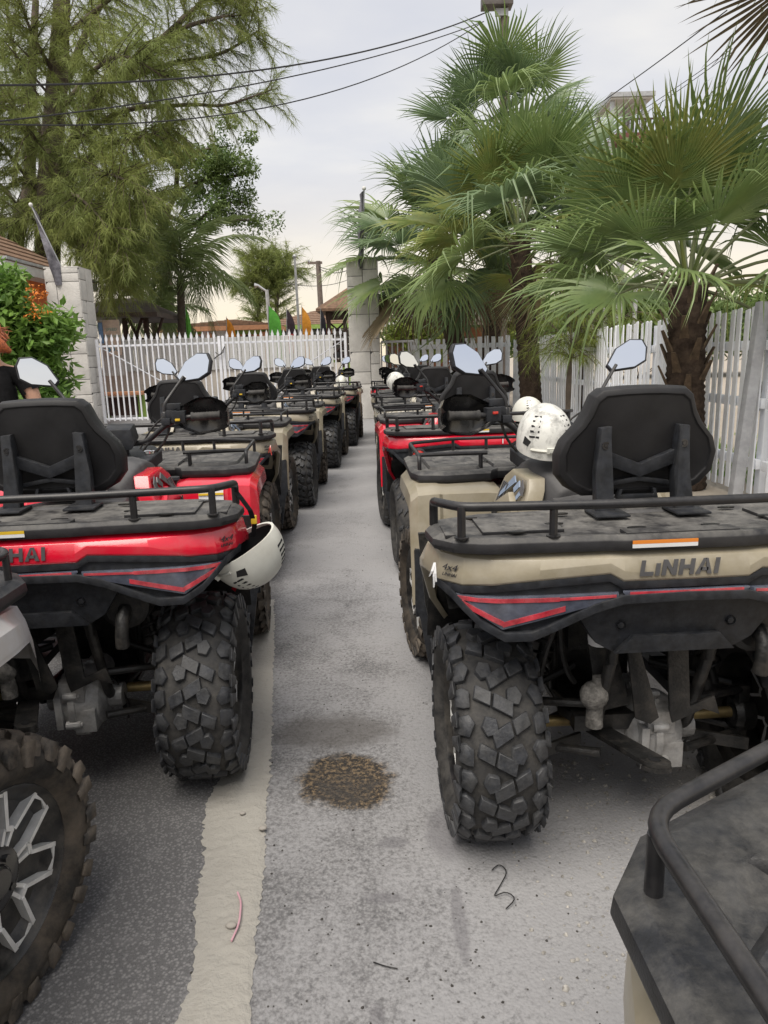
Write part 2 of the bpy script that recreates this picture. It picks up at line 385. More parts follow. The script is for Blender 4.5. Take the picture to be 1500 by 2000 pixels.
SLOTS = [[(-.30, -.17), (.30, -.17), (-.42, -.245), (.42, -.245), (-.52, -.06), (.52, -.06), (-.1, -.25), (.1, -.25), (-.25, -.05), (.25, -.05)], [(-.45, 1.15), (.45, 1.15), (-.45, 1.5), (.45, 1.5), (-.2, 1.3), (.2, 1.3)]]
def m_slot(): return MB().prism([(.026 * math.cos(a), .010 * math.sin(a)) for a in [i * math.pi / 5 for i in range(10)]], 0, .004).mesh('slot', 0)
def m_front_deck(): return deck(DECKF, .985, 1.030, [])
def m_front_panels(i):
    mb = MB(); sg = 1 if i % 2 else -1; z = 1.020
    if i < 2: P = [(.505, 1.50), (.50, 1.14), (.46, 1.10), (.28, 1.10), (.255, 1.14), (.255, 1.44), (.32, 1.52), (.45, 1.545)]
    elif i < 4: P = [(.445, 1.605), (.40, 1.585), (.26, 1.575), (.16, 1.58), (.14, 1.68), (.28, 1.69)]
    else: P = [(.20, 1.15), (.20, 1.44), (.06, 1.44), (.06, 1.15)]
    P = [(sg * x, y) for x, y in P]; cx = sum(p[0] for p in P) / len(P); cy = sum(p[1] for p in P) / len(P)
    r = lambda k, zz: [(cx + (x - cx) * k, cy + (y - cy) * k, zz) for x, y in P]
    mb.loft([r(1.0, z), r(.93, z + .016), r(.66, z + .017), r(.60, z + .011)]); return mb.mesh('pressed_panel', 25, .003)
def m_rear_rail():
    mb = MB(); z = 1.122; rr = .0125
    p = [(.625, -.10, 1.035), (.625, -.10, z - .02), (.63, -.19, z - .003), (.575, -.288, z), (.18, -.318, z), (-.18, -.318, z), (-.575, -.288, z), (-.63, -.19, z - .003), (-.625, -.10, z - .02), (-.625, -.10, 1.035)]
    mb.tube(fillet(p, .04, 4), rr, 10)
    for x, y in ((.575, -.285), (-.575, -.285), (.34, -.303), (-.34, -.303)):
        mb.tube([(x, y, 1.035), (x, y, z)], .011, 8); mb.lathe([(.019, 1.040), (.019, 1.0435), (.011, 1.0435)], 10, lambda a, b, h, x=x, y=y: (x + a, y + b, h))
    return mb.mesh('rail', 40)
def m_front_rail():
    mb = MB(); z = 1.092; rr = .0125
    p = [(.545, 1.10, 1.02), (.545, 1.10, z), (.545, 1.60, z), (.30, 1.735, z), (-.30, 1.735, z), (-.545, 1.60, z), (-.545, 1.10, z), (-.545, 1.10, 1.02)]
    mb.tube(fillet(p, .045, 5), .0092, 12)
    for s in (-1, 1):
        for x, y in ((.545, 1.575), (.30, 1.733), (.12, 1.735)): mb.tube([(s * x, y, 1.02), (s * x, y, z)], .0088, 10)
        mb.tube([(s * .545, 1.14, z), (s * .23, 1.14, z), ], .010, 8); mb.tube([(s * .26, 1.14, 1.02), (s * .26, 1.14, z)], .010, 8)
    return mb.mesh('rail', 40)

BACK = [(.155, 1.072), (.205, 1.10), (.238, 1.14), (.243, 1.20), (.228, 1.245), (.185, 1.295), (.165, 1.33), (.148, 1.378), (.125, 1.397), (.06, 1.402), (0, 1.403)]
def back_y(z): return .03 - (z - 1.05) * .16
def m_back_shell():
    mb = MB(); P = BACK + [(-x, z) for x, z in reversed(BACK) if x > 0]
    def ring(ins, off):
        return [(x * (1 - ins / .22), back_y(z) + off, 1.23 + (z - 1.23) * (1 - ins / .17)) for x, z in P]
    mb.loft([ring(.03, .085), ring(.010, .078), ring(0, .055), ring(0, .02), ring(.006, -.002), ring(.022, -.008), ring(.026, -.0035), ring(.06, -.004)], False)
    n = len(P); o = len(mb.v) - n; mb.f.append(tuple(range(o, o + n))); mb.m.append(0); mb.f.append(tuple(range(n))[::-1]); mb.m.append(0)
    return mb.mesh('backrest', 40, .003)
def m_strut(s):
    mb = MB(); fn = lambda a, b, h: (s * a, h + back_y(b) - .012 - (1.30 - b) * .10 - (.04 if b < 1.06 else 0), b)
    mb.prism([(.088, 1.043), (.146, 1.043), (.140, 1.15), (.132, 1.286), (.098, 1.290), (.095, 1.15)], -.022, .014, fn)
    mb.box((s * .117, -.075, 1.044), (.10, .11, .008))
    return mb.mesh('strut', 30, .005)
def m_strut_bolts(s):
    mb = MB()
    for x, z in ((.115, 1.235), (.119, 1.088)):
        y = back_y(z) - .036 - (1.30 - z) * .10 - (.0 if z > 1.06 else .04)
        mb.lathe([(.012, .0), (.012, .003), (.008, .003), (.008, .0015), (.005, .0015), (.005, .005), (.0, .005)], 10, lambda a, b, h: (s * x + a, y - h, z + b))
    return mb.mesh('bolt', 30)
def m_brace():
    mb = MB(); fn = lambda a, b, h: (a, h + back_y(b) - .010 - (1.30 - b) * .06, b)
    mb.prism([(-.098, 1.215), (-.098, 1.172), (0, 1.135), (.098, 1.172), (.098, 1.215), (0, 1.175)], -.014, .014, fn)
    mb.prism([(-.095, 1.120), (-.095, 1.106), (0, 1.122), (.095, 1.106), (.095, 1.120), (0, 1.137)], -.008, .014, fn)
    mb.prism([(-.055, 1.098), (-.065, 1.068), (.065, 1.068), (.055, 1.098), (.045, 1.098), (.05, 1.080), (-.05, 1.080), (-.045, 1.098)], -.008, .014, fn)
    return mb.mesh('brace', 30, .003)
def m_seat():
    mb = MB(); rings = []
    for y, w, zt, zb in ((-.06, .15, 1.0, .90), (-.03, .19, 1.015, .88), (.12, .20, 1.01, .86), (.28, .185, .985, .84), (.40, .165, .995, .82), (.50, .15, 1.02, .84)):
        rings.append([(-w, y, zb), (-w * 1.02, y, zb + (zt - zb) * .6), (-w * .86, y, zt - .012), (-w * .45, y, zt), (0, y, zt + .004), (w * .45, y, zt), (w * .86, y, zt - .012), (w * 1.02, y, zb + (zt - zb) * .6), (w, y, zb)])
    mb.loft(rings); return mb.mesh('seat', 50, .004)
def m_tank():
    mb = MB(); rings = []
    for y, w, wt, zt, zb in ((.36, .16, .10, 1.02, .80), (.41, .19, .135, 1.072, .78), (.52, .215, .15, 1.098, .76), (.66, .225, .15, 1.096, .75), (.78, .21, .13, 1.07, .76), (.98, .17, .10, 1.06, .80), (1.1, .12, .08, 1.03, .84)):
        rings.append([(-w, y, zb), (-w, y, zb + (zt - zb) * .55), (-wt - .02, y, zt - .02), (-wt * .7, y, zt), (wt * .7, y, zt), (wt + .02, y, zt - .02), (w, y, zb + (zt - zb) * .55), (w, y, zb)])
    mb.loft(rings); return mb.mesh('tank_cover', 40, .012, 3)
def side_x(y, z): return .238 + (.04 if y > .55 else .04 * (y - .3) / .25) - max(0, z - .93) * .40
SIDE = [(.335, .80), (.36, .93), (.385, 1.005), (.42, 1.045), (.60, 1.055), (.665, 1.02), (.72, .90), (.74, .76)]
def m_side_panel(s):
    mb = MB()
    def ring(o, sc): 
        cy, cz = .53, .92
        return [(s * (side_x(y, z) + o), cy + (y - cy) * sc, cz + (z - cz) * sc) for y, z in SIDE]
    mb.loft([ring(-.05, 1.0), ring(.008, 1.0), ring(.014, .94), ring(.014, .80)], True)
    fn = lambda a, b, h: (s * (side_x(a, b) + h), a, b)
    mb.prism([(.40, .82), (.42, .935), (.50, .985), (.60, .93), (.66, .80)], .005, .030, fn)
    return mb.mesh('side_panel', 28, .004)
def m_decal(s, which):
    mb = MB(); fn = lambda a, b, h: (s * (side_x(a, b) + h), a, b); q = lambda pts: mb.prism(pts, .012, .0165, fn)
    if which == 0:
        for i in range(4):
            y = .60 + i * .022; q([(y, .90), (y + .012, .90), (y - .028, 1.005), (y - .040, 1.005)])
        q([(.42, 1.012), (.455, 1.035), (.44, .995), (.41, .985)])
    elif which == 1:
        q([(.50, 1.02), (.53, 1.04), (.62, .965), (.62, .945)]); q([(.455, 1.01), (.475, 1.03), (.50, 1.0), (.48, .985)]); q([(.425, .985), (.44, 1.0), (.455, .975), (.44, .965)])
    else:
        fn2 = lambda a, b, h: (s * (side_x(a, b) + h + .018), a, b)
        for i in range(6): mb.prism([(.575 + i * .011, .855 + i * .004), (.582 + i * .011, .855 + i * .004), (.560 + i * .011, .905 + i * .004), (.553 + i * .011, .905 + i * .004)], .012, .0165, fn2)
    return mb.mesh('decal', 0)
def m_front_fender(s):
    mb = MB()
    arc = [(.80, .50), (.83, .68), (.865, .86), (.885, .955), (.93, .978), (1.10, .985), (1.45, .98), (1.66, .93), (1.80, .82), (1.84, .72)]
    rows = []
    for x, dz, dy in ((.22, -.01, .02), (.27, 0, 0), (.47, 0, 0), (.485, .004, -.012), (.575, .0, -.012), (.605, -.03, .012), (.612, -.075, .02)):
        r = []
        for i, (y, z) in enumerate(arc):
            k = 1 if i < 4 else 0
            taper = max(0, y - 1.5) * .45 if x > .4 else 0
            r.append((s * (x - taper), y + (dy if k else (0.0 if y < 1.5 else -dy)), z + (dz if i > 2 else dz * .15)))
        rows.append(r)
    mb.loft(rows, False, False)
    inner = [[(x, y + (.012 if i < 4 else 0), z - (.012 if i >= 3 else 0)) for i, (x, y, z) in enumerate(r)] for r in rows]
    mb.loft(inner, False, False)
    return mb.mesh('front_fender', 28, 0)
def m_flap(s, front):
    mb = MB()
    if front:   # black guard hanging behind the front wheel
        mb.prism([(.36, .66), (.60, .70), (.605, .46), (.585, .40), (.555, .20), (.545, .14), (.53, .30), (.36, .36)], .79, .81, lambda a, b, h: (s * a, h + (b - .7) * .10, b))
        mb.prism([(.795, .70), (.90, .66), (.87, .45), (.80, .40)], .585, .600, lambda a, b, h: (s * h, a, b))
        mb.box((s * .40, .52, .30), (.30, .58, .04))       # foot well floor
        for i in range(7): mb.box((s * .40, .30 + i * .075, .325), (.26, .018, .016))
    else:       # inner guard round the rear wheel
        a0, a1 = R(62), R(165); n = 8; rows = []
        for x in (.20, .60):
            rows.append([(s * x, -.02 + .47 * math.cos(math.pi - (a0 + (a1 - a0) * i / n)) * .86, .36 + .50 * math.sin(a0 + (a1 - a0) * i / n)) for i in range(n + 1)])
        mb.loft(rows, False, False)
        mb.prism([(.20, .86), (.62, .86), (.60, .60), (.55, .30), (.50, .24), (.22, .40)], .42, .44, lambda a, b, h: (s * a, h, b))
    return mb.mesh('mud_guard', 30)
def m_frame():
    mb = MB()
    for s in (-1, 1):
        mb.tube(fillet([(s * .14, -.24, .70), (s * .14, -.10, .34), (s * .15, .30, .28), (s * .15, 1.10, .28), (s * .14, 1.55, .40), (s * .13, 1.62, .80)], .06), .018, 8)
        mb.tube(fillet([(s * .14, -.26, .82), (s * .15, .3, .80), (s * .14, 1.0, .84)], .05), .016, 8)
        mb.tube([(s * .14, -.24, .83), (s * .14, -.22, .62)], .016, 8)
        mb.tube([(s * .15, .35, .8), (s * .15, .30, .28)], .016, 8)
    for y, z in ((-.24, .70), (-.24, .82), (.30, .28), (1.10, .28)): mb.tube([(-.14, y, z), (.14, y, z)], .015, 8)
    mb.box((0, .62, .52), (.30, .50, .46)); mb.box((.0, .65, .28), (.34, 1.0, .02)); mb.box((-.02, .28, .60), (.24, .2, .22)); mb.box((0, 1.2, .55), (.26, .30, .36))
    mb.box((0, .2, .84), (.36, .75, .05)); mb.box((0, 1.3, .86), (.42, .7, .10))
    return mb.mesh('frame', 40, .004)
def m_skid():
    mb = MB(); fn = lambda a, b, h: (a, h, b)
    mb.prism([(-.10, .70), (-.07, .70), (.01, .44), (-.015, .42), (-.06, .44)], -.21, -.20, fn)
    mb.prism([(.02, .70), (.08, .70), (.10, .47), (.17, .50), (.19, .44), (.14, .46), (.05, .42), (.04, .46)], -.21, -.20, fn)
    mb.prism([(-.19, .66), (-.12, .70), (-.06, .46), (-.15, .44)], -.16, -.15, fn)
    return mb.mesh('bracket', 30, .002)
def m_diff():
    mb = MB(); fn = lambda a, b, h: (.035 + h, a * 1.0 - .01, .335 + b)
    mb.lathe([(.0, -.075), (.055, -.075), (.085, -.05), (.098, -.02), (.104, -.018), (.104, .0), (.098, .002), (.092, .035), (.075, .06), (.045, .075), (.0, .075)], 18, fn)
    mb.lathe([(.036, .07), (.036, .115), (.026, .117), (.0, .117)], 12, fn); mb.lathe([(.036, -.07), (.036, -.10), (.0, -.10)], 12, fn)
    for i in range(7):
        a = i * 2 * math.pi / 7; mb.lathe([(.013, -.028), (.013, .012), (.008, .012), (.008, .018), (0, .018)], 8, lambda x, y, h, a=a: (.035 + h, .103 * math.cos(a) + x - .01, .335 + .103 * math.sin(a) + y))
    for i in range(5): mb.box((.035, -.06 + i * .02, .335 + .0), (.012, .006, .2))
    mb.box((.03, -.07, .39), (.07, .07, .06)); mb.box((.06, -.08, .30), (.06, .05, .07)); mb.box((-.01, -.085, .33), (.02, .05, .10))
    mb.lathe([(.045, .05), (.045, .16), (.03, .18), (0, .18)], 12, lambda a, b, h: (.035 + a, h, .36 + b))
    return mb.mesh('differential', 32, .005)
def m_axle(s):
    mb = MB(); f = lambda a, b, h: (s * h, a, .33 + b)
    mb.lathe([(.018, .16), (.018, .36)], 12, f); return mb.mesh('half_shaft', 40)
def m_boots(s, i):
    mb = MB(); f = lambda a, b, h: (s * h, a, .33 + b)
    if i:
        mb.lathe([(.016, .34), (.028, .345), (.026, .355), (.036, .36), (.034, .37), (.045, .375), (.045, .40)], 14, f); return mb.mesh('boot', 40)
    mb.lathe([(.038, .115), (.040, .13), (.030, .14), (.034, .148), (.024, .158), (.027, .165), (.016, .175)], 14, f)
    return mb.mesh('boot', 40)
def m_arms(y0, s):
    mb = MB()
    if True:
        for z, zi in ((.27, .29), (.42, .45)):
            mb.tube([(s * .13, y0 - .13, zi), (s * .36, y0 - .02, z)], .014, 8); mb.tube([(s * .13, y0 + .15, zi), (s * .36, y0 + .02, z)], .014, 8)
        mb.box((s * .365, y0, .34), (.035, .07, .19)); mb.lathe([(.05, .34), (.06, .36), (.06, .40), (0, .40)], 14, lambda a, b, h: (s * h, y0 + a, .33 + b))
        mb.box((s * .25, y0 - .075, .285), (.20, .012, .04), Matrix.Rotation(s * -.45, 3, 'Z'))
    return mb.mesh('suspension_arm', 35, .002)
def m_shock(s, y0):
    mb = MB(); a, b = Vector((s * .30, y0 + .03, .42)), Vector((s * .20, y0 + .08, .80)); d = (b - a)
    mb.tube([a, b], .014, 8); u = d.normalized().orthogonal().normalized(); v = d.normalized().cross(u); pts = []
    for i in range(73):
        t = i / 72; an = t * 9 * 2 * math.pi; pts.append(a + d * (.12 + .8 * t) + (u * math.cos(an) + v * math.sin(an)) * .034)
    mb.tube(pts, .0055, 5); return mb.mesh('shock_absorber', 50)
def m_hitch():
    mb = MB(); out = [(-.035, -.10), (.035, -.10)] + [(.035 * math.cos(a), -.335 + .036 * math.sin(a)) for a in [-i * math.pi / 8 for i in range(9)]]
    f = lambda a, b, h: (a - .055 + (b + .33) * -.35, b, h + .37 - (b + .33) * .10)
    n = len(out); hole = [(.014 * math.cos(a), -.333 + .014 * math.sin(a)) for a in [i * math.pi / 5 for i in range(10)]]
    mb.prism(out, 0, .014, f); mb.prism([(x * 1.1, y * 1.0) for x, y in out[2:]] , -.012, 0, f)
    mb.box((-.09, -.10, .385), (.24, .05, .05)); mb.box((-.17, -.06, .39), (.10, .10, .03), Matrix.Rotation(.4, 3, 'Z'))
    mb.prism(hole, .0142, .0150, f, m=1)
    return mb.mesh('tow_hitch', 35, .003)
def m_muffler():
    mb = MB(); f = lambda a, b, h: (.26 + a, h, .72 + b)
    mb.lathe([(.0, -.245), (.06, -.245), (.078, -.23), (.082, -.2), (.082, .15), (.05, .2), (.0, .2)], 18, f)
    mb.tube([(.265, -.24, .715), (.262, -.275, .69), (.258, -.285, .64), (.255, -.28, .60)], .022, 10)
    return mb.mesh('muffler', 40)
HOSE = (((-.24, -.08, .80), (-.28, -.14, .60), (-.20, -.08, .50), .009), ((-.20, -.10, .80), (-.34, -.16, .66), (-.30, -.06, .42), .007), ((-.16, -.15, .78), (-.10, -.2, .70), (-.16, -.12, .62), .006), ((.12, -.06, .42), (.21, -.10, .36), (.17, -.02, .22), .004))
def m_hoses(i): a, b, c, r = HOSE[i]; return MB().tube(bez(a, b, c), r, 6).mesh('hose', 50)
def m_reservoir(): return MB().ball((-.17, -.17, .50), .042, 14, 9, (1, .9, 1.05)).lathe([(.026, .40), (.024, .47)], 12, lambda a, b, h: (-.165 + a, -.165 + b, h)).lathe([(.018, .535), (.016, .56), (0, .56)], 10, lambda a, b, h: (-.16 + a, -.17 + b, h)).mesh('reservoir', 50)
def m_canister():
    return MB().lathe([(.0, .0), (.030, .0), (.032, .01), (.034, .05), (.030, .055), (0, .055)], 12, lambda a, b, h: (-.165 + a, -.18 + b, .665 + h)).mesh('canister', 40)
def m_bumper():
    mb = MB()
    for s in (-1, 1):
        mb.tube(fillet([(s * .22, 1.55, .42), (s * .24, 1.82, .46), (s * .24, 1.86, .80), (s * .14, 1.82, .95)], .06), .016, 8)
    for z, y in ((.55, 1.86), (.80, 1.87)): mb.tube([(-.24, y, z), (.24, y, z)], .016, 8)
    mb.box((0, 1.78, .62), (.36, .04, .22)); mb.prism([(-.22, .86), (.22, .86), (.26, .70), (-.26, .70)], 1.74, 1.80, lambda a, b, h: (a, h, b))
    return mb.mesh('front_bumper', 40, .003)
def m_headlight(s):
    return MB().prism([(.20, .84), (.42, .88), (.46, .82), (.40, .74), (.24, .76)], 1.74, 1.83, lambda a, b, h: (s * a, h - (a - .2) * .5, b)).mesh('headlight', 30, .006)

# handlebar: origin on the steering stem at (0, .92, 1.06)
HB = Vector((0, .92, 1.06))
def hb(p): return Vector(p) - HB
def m_bar():
    mb = MB(); h = [(.46, .875, 1.245), (.29, .885, 1.24), (.20, .90, 1.205), (.11, .92, 1.125), (-.11, .92, 1.125), (-.20, .90, 1.205), (-.29, .885, 1.24), (-.46, .875, 1.245)]
    mb.tube([hb(p) for p in fillet(h, .05, 4)], .0125, 10); mb.tube([hb((0, .94, 1.0)), hb((0, .92, 1.13))], .025, 10)
    return mb.mesh('bar', 40)
def m_grip(s):
    mb = MB(); pr = [(.0, .0), (.019, .0), (.022, .004)]
    for i in range(9): pr += [(.0195, .01 + i * .013), (.018, .016 + i * .013)]
    pr += [(.022, .128), (.022, .134), (.013, .136)]
    a, b = hb((s * .462, .875, 1.245)), hb((s * .29, .885, 1.24)); d = (b - a).normalized(); u = d.cross(Vector((0, 0, 1))).normalized(); v = d.cross(u)
    mb.lathe(pr, 12, lambda x, y, h: a + d * h + u * x + v * y); return mb.mesh('grip', 40)
def m_control(s):
    mb = MB(); c = hb((s * .272, .885, 1.243)); mb.box(c, (.06, .05, .055)); mb.box(c + Vector((-s * .035, .03, .01)), (.05, .05, .04)); mb.box(c + Vector((-s * .03, .045, .045)), (.07, .05, .03))
    mb.tube([c + Vector((0, .03, -.005)), c + Vector((s * .06, .075, -.012)), c + Vector((s * .17, .072, -.01))], [.008, .007, .005], 6)
    mb.box(c + Vector((-s * .06, .0, -.02)), (.04, .035, .03))
    return mb.mesh('control', 35, .005)
def m_button(s, big=1): c = hb((s * .272, .885, 1.243)); return MB().box(c + Vector((-s * .004, -.027, -.012 if s > 0 else .008)), (.022, .010, .011)).mesh('button', 30, .002)
def m_guard(s):
    mb = MB(); rows = []
    for k, (x, yc, zt, zb) in enumerate(((.24, .955, 1.262, 1.222), (.29, .975, 1.285, 1.185), (.35, .982, 1.315, 1.160), (.42, .972, 1.318, 1.168), (.475, .935, 1.30, 1.185), (.50, .885, 1.275, 1.20), (.495, .85, 1.26, 1.215))):
        rows.append([hb((s * x, yc - .055, zt + .010)), hb((s * x, yc, zt)), hb((s * x, yc + .012, (zt + zb) / 2)), hb((s * x, yc, zb)), hb((s * x, yc - .05, zb - .006))])
    mb.loft(rows, False, False)
    mb.loft([[p + Vector((-s * .003, -.006, -.002 if j < 2 else .002)) for j, p in enumerate(r)] for r in rows], False, False)
    mb.tube([hb((s * .25, .90, 1.23)), hb((s * .25, .96, 1.24))], .01, 6)
    return mb.mesh('hand_guard', 45)
def m_mirror_stem(s):
    mb = MB(); p = [hb((s * .205, .905, 1.235)), hb((s * .205, .905, 1.30)), hb((s * .235, .925, 1.34)), hb((s * .30, .95, 1.425))]
    mb.tube(fillet(p, .03, 3), [.008] * 3 + [.0075] * 20 if False else .0078, 8); mb.lathe([(.014, 1.235), (.014, 1.262), (.009, 1.268)], 10, lambda a, b, h: hb((s * .205 + a, .905 + b, h)))
    return mb.mesh('mirror_stem', 40)
MIR = [(-.078, -.020), (-.066, -.044), (.02, -.052), (.066, -.036), (.082, .012), (.074, .044), (.030, .056), (-.030, .034)]
def m_mirror_head(s):
    mb = MB(); r = lambda k, y: [(s * x * k, y, z * k) for x, z in MIR]
    mb.loft([r(.94, -.004), r(1.0, -.004), r(1.04, .004), r(1.0, .022), r(.62, .038)], True); return mb.mesh('mirror_head', 45, .002)
def m_mirror_glass(s): return MB().prism([(s * x * .93, z * .93) for x, z in MIR], -.0065, -.004, lambda a, b, h: (a, h, b)).mesh('mirror_glass', 0)
def m_pod():
    mb = MB(); mb.prism([(-.075, -.02), (-.06, .045), (.06, .045), (.075, -.02), (.055, -.05), (-.055, -.05)], -.055, .05, lambda a, b, h: hb((a, .885 + h, 1.165 + b + h * .2)))
    return mb.mesh('instrument_pod', 30, .008)
def m_cables():
    mb = MB()
    for s in (-1, 1):
        mb.tube([hb(p) for p in bez((s * .25, .92, 1.235), (s * .16, 1.0, 1.20), (s * .06, .98, 1.06), 10)], .0055, 6); mb.tube([hb(p) for p in bez((s * .23, .90, 1.22), (s * .20, .93, 1.10), (s * .08, .98, 1.04), 10)], .0065, 6)
        mb.tube([hb(p) for p in bez((s * .24, .94, 1.255), (s * .13, 1.05, 1.24), (s * .04, 1.02, 1.06), 10)], .0045, 6)
    return mb.mesh('cable', 50)
def m_shifter():
    mb = MB(); mb.tube([(.235, .72, .84), (.25, .745, .95)], .008, 8); mb.lathe([(.0, 0), (.012, .004), (.017, .03), (.032, .045), (.030, .056), (0, .058)], 12, lambda a, b, h: (.25 + a, .745 + b, .93 + h)); return mb.mesh('shift_lever', 40)
def m_dash():
    mb = MB(); mb.prism([(-.14, .80), (-.16, 1.0), (-.10, 1.10), (.10, 1.10), (.16, 1.0), (.14, .80)], 1.00, 1.06, lambda a, b, h: (a, b, h + (b - .8) * .12)); return mb.mesh('dash_panel', 30, .012, 3)

# ---- wheels (origin at hub, axle along x, outer side +x)
def tyre_profile(w, R0=.318, rb=.216):
    h = w / 2
    return [(rb, -h * .72), (rb + .012, -h * .80), (rb + .032, -h * .97), (rb + .058, -h), (R0 - .030, -h * .93), (R0 - .008, -h * .74), (R0 + .001, -h * .4), (R0 + .003, 0),
            (R0 + .001, h * .4), (R0 - .008, h * .74), (R0 - .030, h * .93), (rb + .058, h), (rb + .032, h * .97), (rb + .012, h * .80), (rb, h * .72)]
def m_tyre(w):
    return MB().lathe(tyre_profile(w), 44, lambda a, b, h: (h, a, b)).mesh('tyre', 50)
def m_tread(w, kind):
    mb = MB(); R0 = .318; prof = tyre_profile(w)[4:11]; rnd = random.Random(3)
    def surf(x):      # carcass radius under lateral position x
        pr = sorted((h, r) for r, h in prof)
        for (a, p), (b, q) in zip(pr, pr[1:]):
            if a <= x <= b: return p + (q - p) * (x - a) / (b - a)
        return pr[0][1] if x < pr[0][0] else pr[-1][1]
    def lug(poly, hgt, inset=.0035):
        """poly of (x, arc length) laid on the carcass"""
        n = len(poly); cx = sum(p[0] for p in poly) / n; cs = sum(p[1] for p in poly) / n
        P = []
        for lvl in (0, 1):
            for x, s in poly:
                if lvl: d = math.hypot(x - cx, s - cs); x, s = x + (cx - x) * inset / max(d, .004), s + (cs - s) * inset / max(d, .004)
                r = surf(x) + (hgt if lvl else -.006); th = s / R0; P.append((x, r * math.cos(th), r * math.sin(th)))
        mb.add(P, [tuple(range(n, 2 * n))] + [(i, (i + 1) % n, n + (i + 1) % n, n + i) for i in range(n)])
    C = 2 * math.pi * R0; N = 13 if kind == 0 else 17; h = w / 2; k = w / .30
    if kind == 0:
        for i in range(2 * N):          # shoulder blocks running down the sidewall
            for sg in (-1, 1):
                th = (C * i / N / 2 + (.058 if i % 2 else .046)) / R0; long_ = .040 if i % 2 else .028; P = []
                for x, r, d in ((h * .90, .304, .075), (h * .97, .304 - long_, .055), (h * 1.0 + .006, .300 - long_, .050), (h * .94 + .006, .322, .066)):
                    for e_ in (-1, 1): P.append((sg * x, r * math.cos(th + e_ * d), r * math.sin(th + e_ * d)))
                mb.add(P, [(0, 1, 3, 2), (2, 3, 5, 4), (4, 5, 7, 6), (6, 7, 1, 0), (0, 2, 4, 6), (1, 7, 5, 3)])
    for i in range(N):
        s0 = C * i / N; p = C / N
        for sg in (-1, 1):
            o = s0 + (p * .5 if sg > 0 else 0)
            if kind == 0:
                X = lambda x: sg * x * k
                bar = [(X(-.042), o + .006), (X(.078), o + .062), (X(.090), o + .022), (X(-.032), o - .036)]          # long slanted bar
                q = lambda u, A, B: (A[0] + (B[0] - A[0]) * u, A[1] + (B[1] - A[1]) * u)
                for a, b in ((0, .54), (.555, 1)):
                    lug([q(a, bar[0], bar[1]), q(b, bar[0], bar[1]), q(b, bar[3], bar[2]), q(a, bar[3], bar[2])], .017, .0035)
                lug([(X(.020), o + .122), (X(.056), o + .130), (X(.074), o + .100), (X(.056), o + .072), (X(.014), o + .080)], .016, .0035)   # block
                lug([(X(.096), o + .044), (X(.120), o + .060), (X(.144), o + .058), (X(.144), o + .004), (X(.120), o - .004), (X(.100), o - .004)], .017, .0035)
                lug([(X(.086), o + .112), (X(.106), o + .138), (X(.143), o + .132), (X(.143), o + .080), (X(.110), o + .072)], .016, .0035)
            else:
                X = lambda x: sg * x * k
                lug([(X(.008), o + .004), (X(.060), o + .050), (X(.064), o + .032), (X(.030), o - .006)], .011, .002); lug([(X(.066), o + .054), (X(.098), o + .018), (X(.094), o - .002), (X(.064), o + .034)], .011, .002)
                lug([(X(.100), o + .060), (X(.136), o + .040), (X(.136), o + .010), (X(.104), o + .030)], .010, .002); lug([(X(.012), o + .058), (X(.046), o + .086), (X(.046), o + .066), (X(.014), o + .038)], .010, .002)
    return mb.mesh('tread', 40, .0016, 1)
def m_rim(w):
    h = w / 2; f = lambda a, b, t: (t, a, b)
    return MB().lathe([(.186, -h * .70), (.180, -h * .6), (.160, -h * .5), (.150, -h * .1), (.155, h * .3), (.170, h * .56), (.180, h * .60), (.187, h * .74), (.1835, h * .76), (.176, h * .64), (.166, h * .58), (.150, h * .40), (.06, h * .34), (.05, h * .34), (0, h * .34)], 36, f).mesh('rim', 40)
def m_spokes(w):
    mb = MB(); h = w / 2; x0, x1 = h * .36, h * .62
    P = lambda r, a: (r * math.cos(a), r * math.sin(a))
    f = lambda a, b, t: (t - math.hypot(a, b) * .0, a, b)
    n = 7
    for i in range(n):
        c = i * 2 * math.pi / n
        for s in (-1, 1):
            A = lambda r, d: P(r, c + s * R(d))
            mb.prism([A(.066, 3), A(.066, 10), A(.098, 8.8), A(.100, 4.4)], x0, x1 - .006, f)
            mb.prism([A(.098, 8.8), A(.100, 4.2), A(.172, 14.4), A(.174, 18.0)], x0, x1, f)
            mb.prism([A(.163, 17.6), A(.175, 18.0), A(.175, 25.7), A(.168, 25.7)], x0, x1 - .001, f)
        mb.prism([P(.094, c - R(8)), P(.104, c - R(4)), P(.104, c + R(4)), P(.094, c + R(8))], x0, x1 - .003, f)
    return mb.mesh('spoke', 25, .0015, 1)
def m_hub(w):
    h = w / 2; mb = MB(); f = lambda a, b, t: (t, a, b)
    mb.lathe([(.070, h * .36), (.068, h * .56), (.056, h * .60), (.036, h * .60), (.033, h * .68), (.028, h * .72), (0, h * .72)], 20, f)
    for i in range(4):
        a = i * math.pi / 2 + .3; mb.lathe([(.008, h * .6), (.008, h * .68), (0, h * .68)], 6, lambda p, q, t, a=a: (t, .046 * math.cos(a) + p, .046 * math.sin(a) + q))
    return mb.mesh('hub', 35)
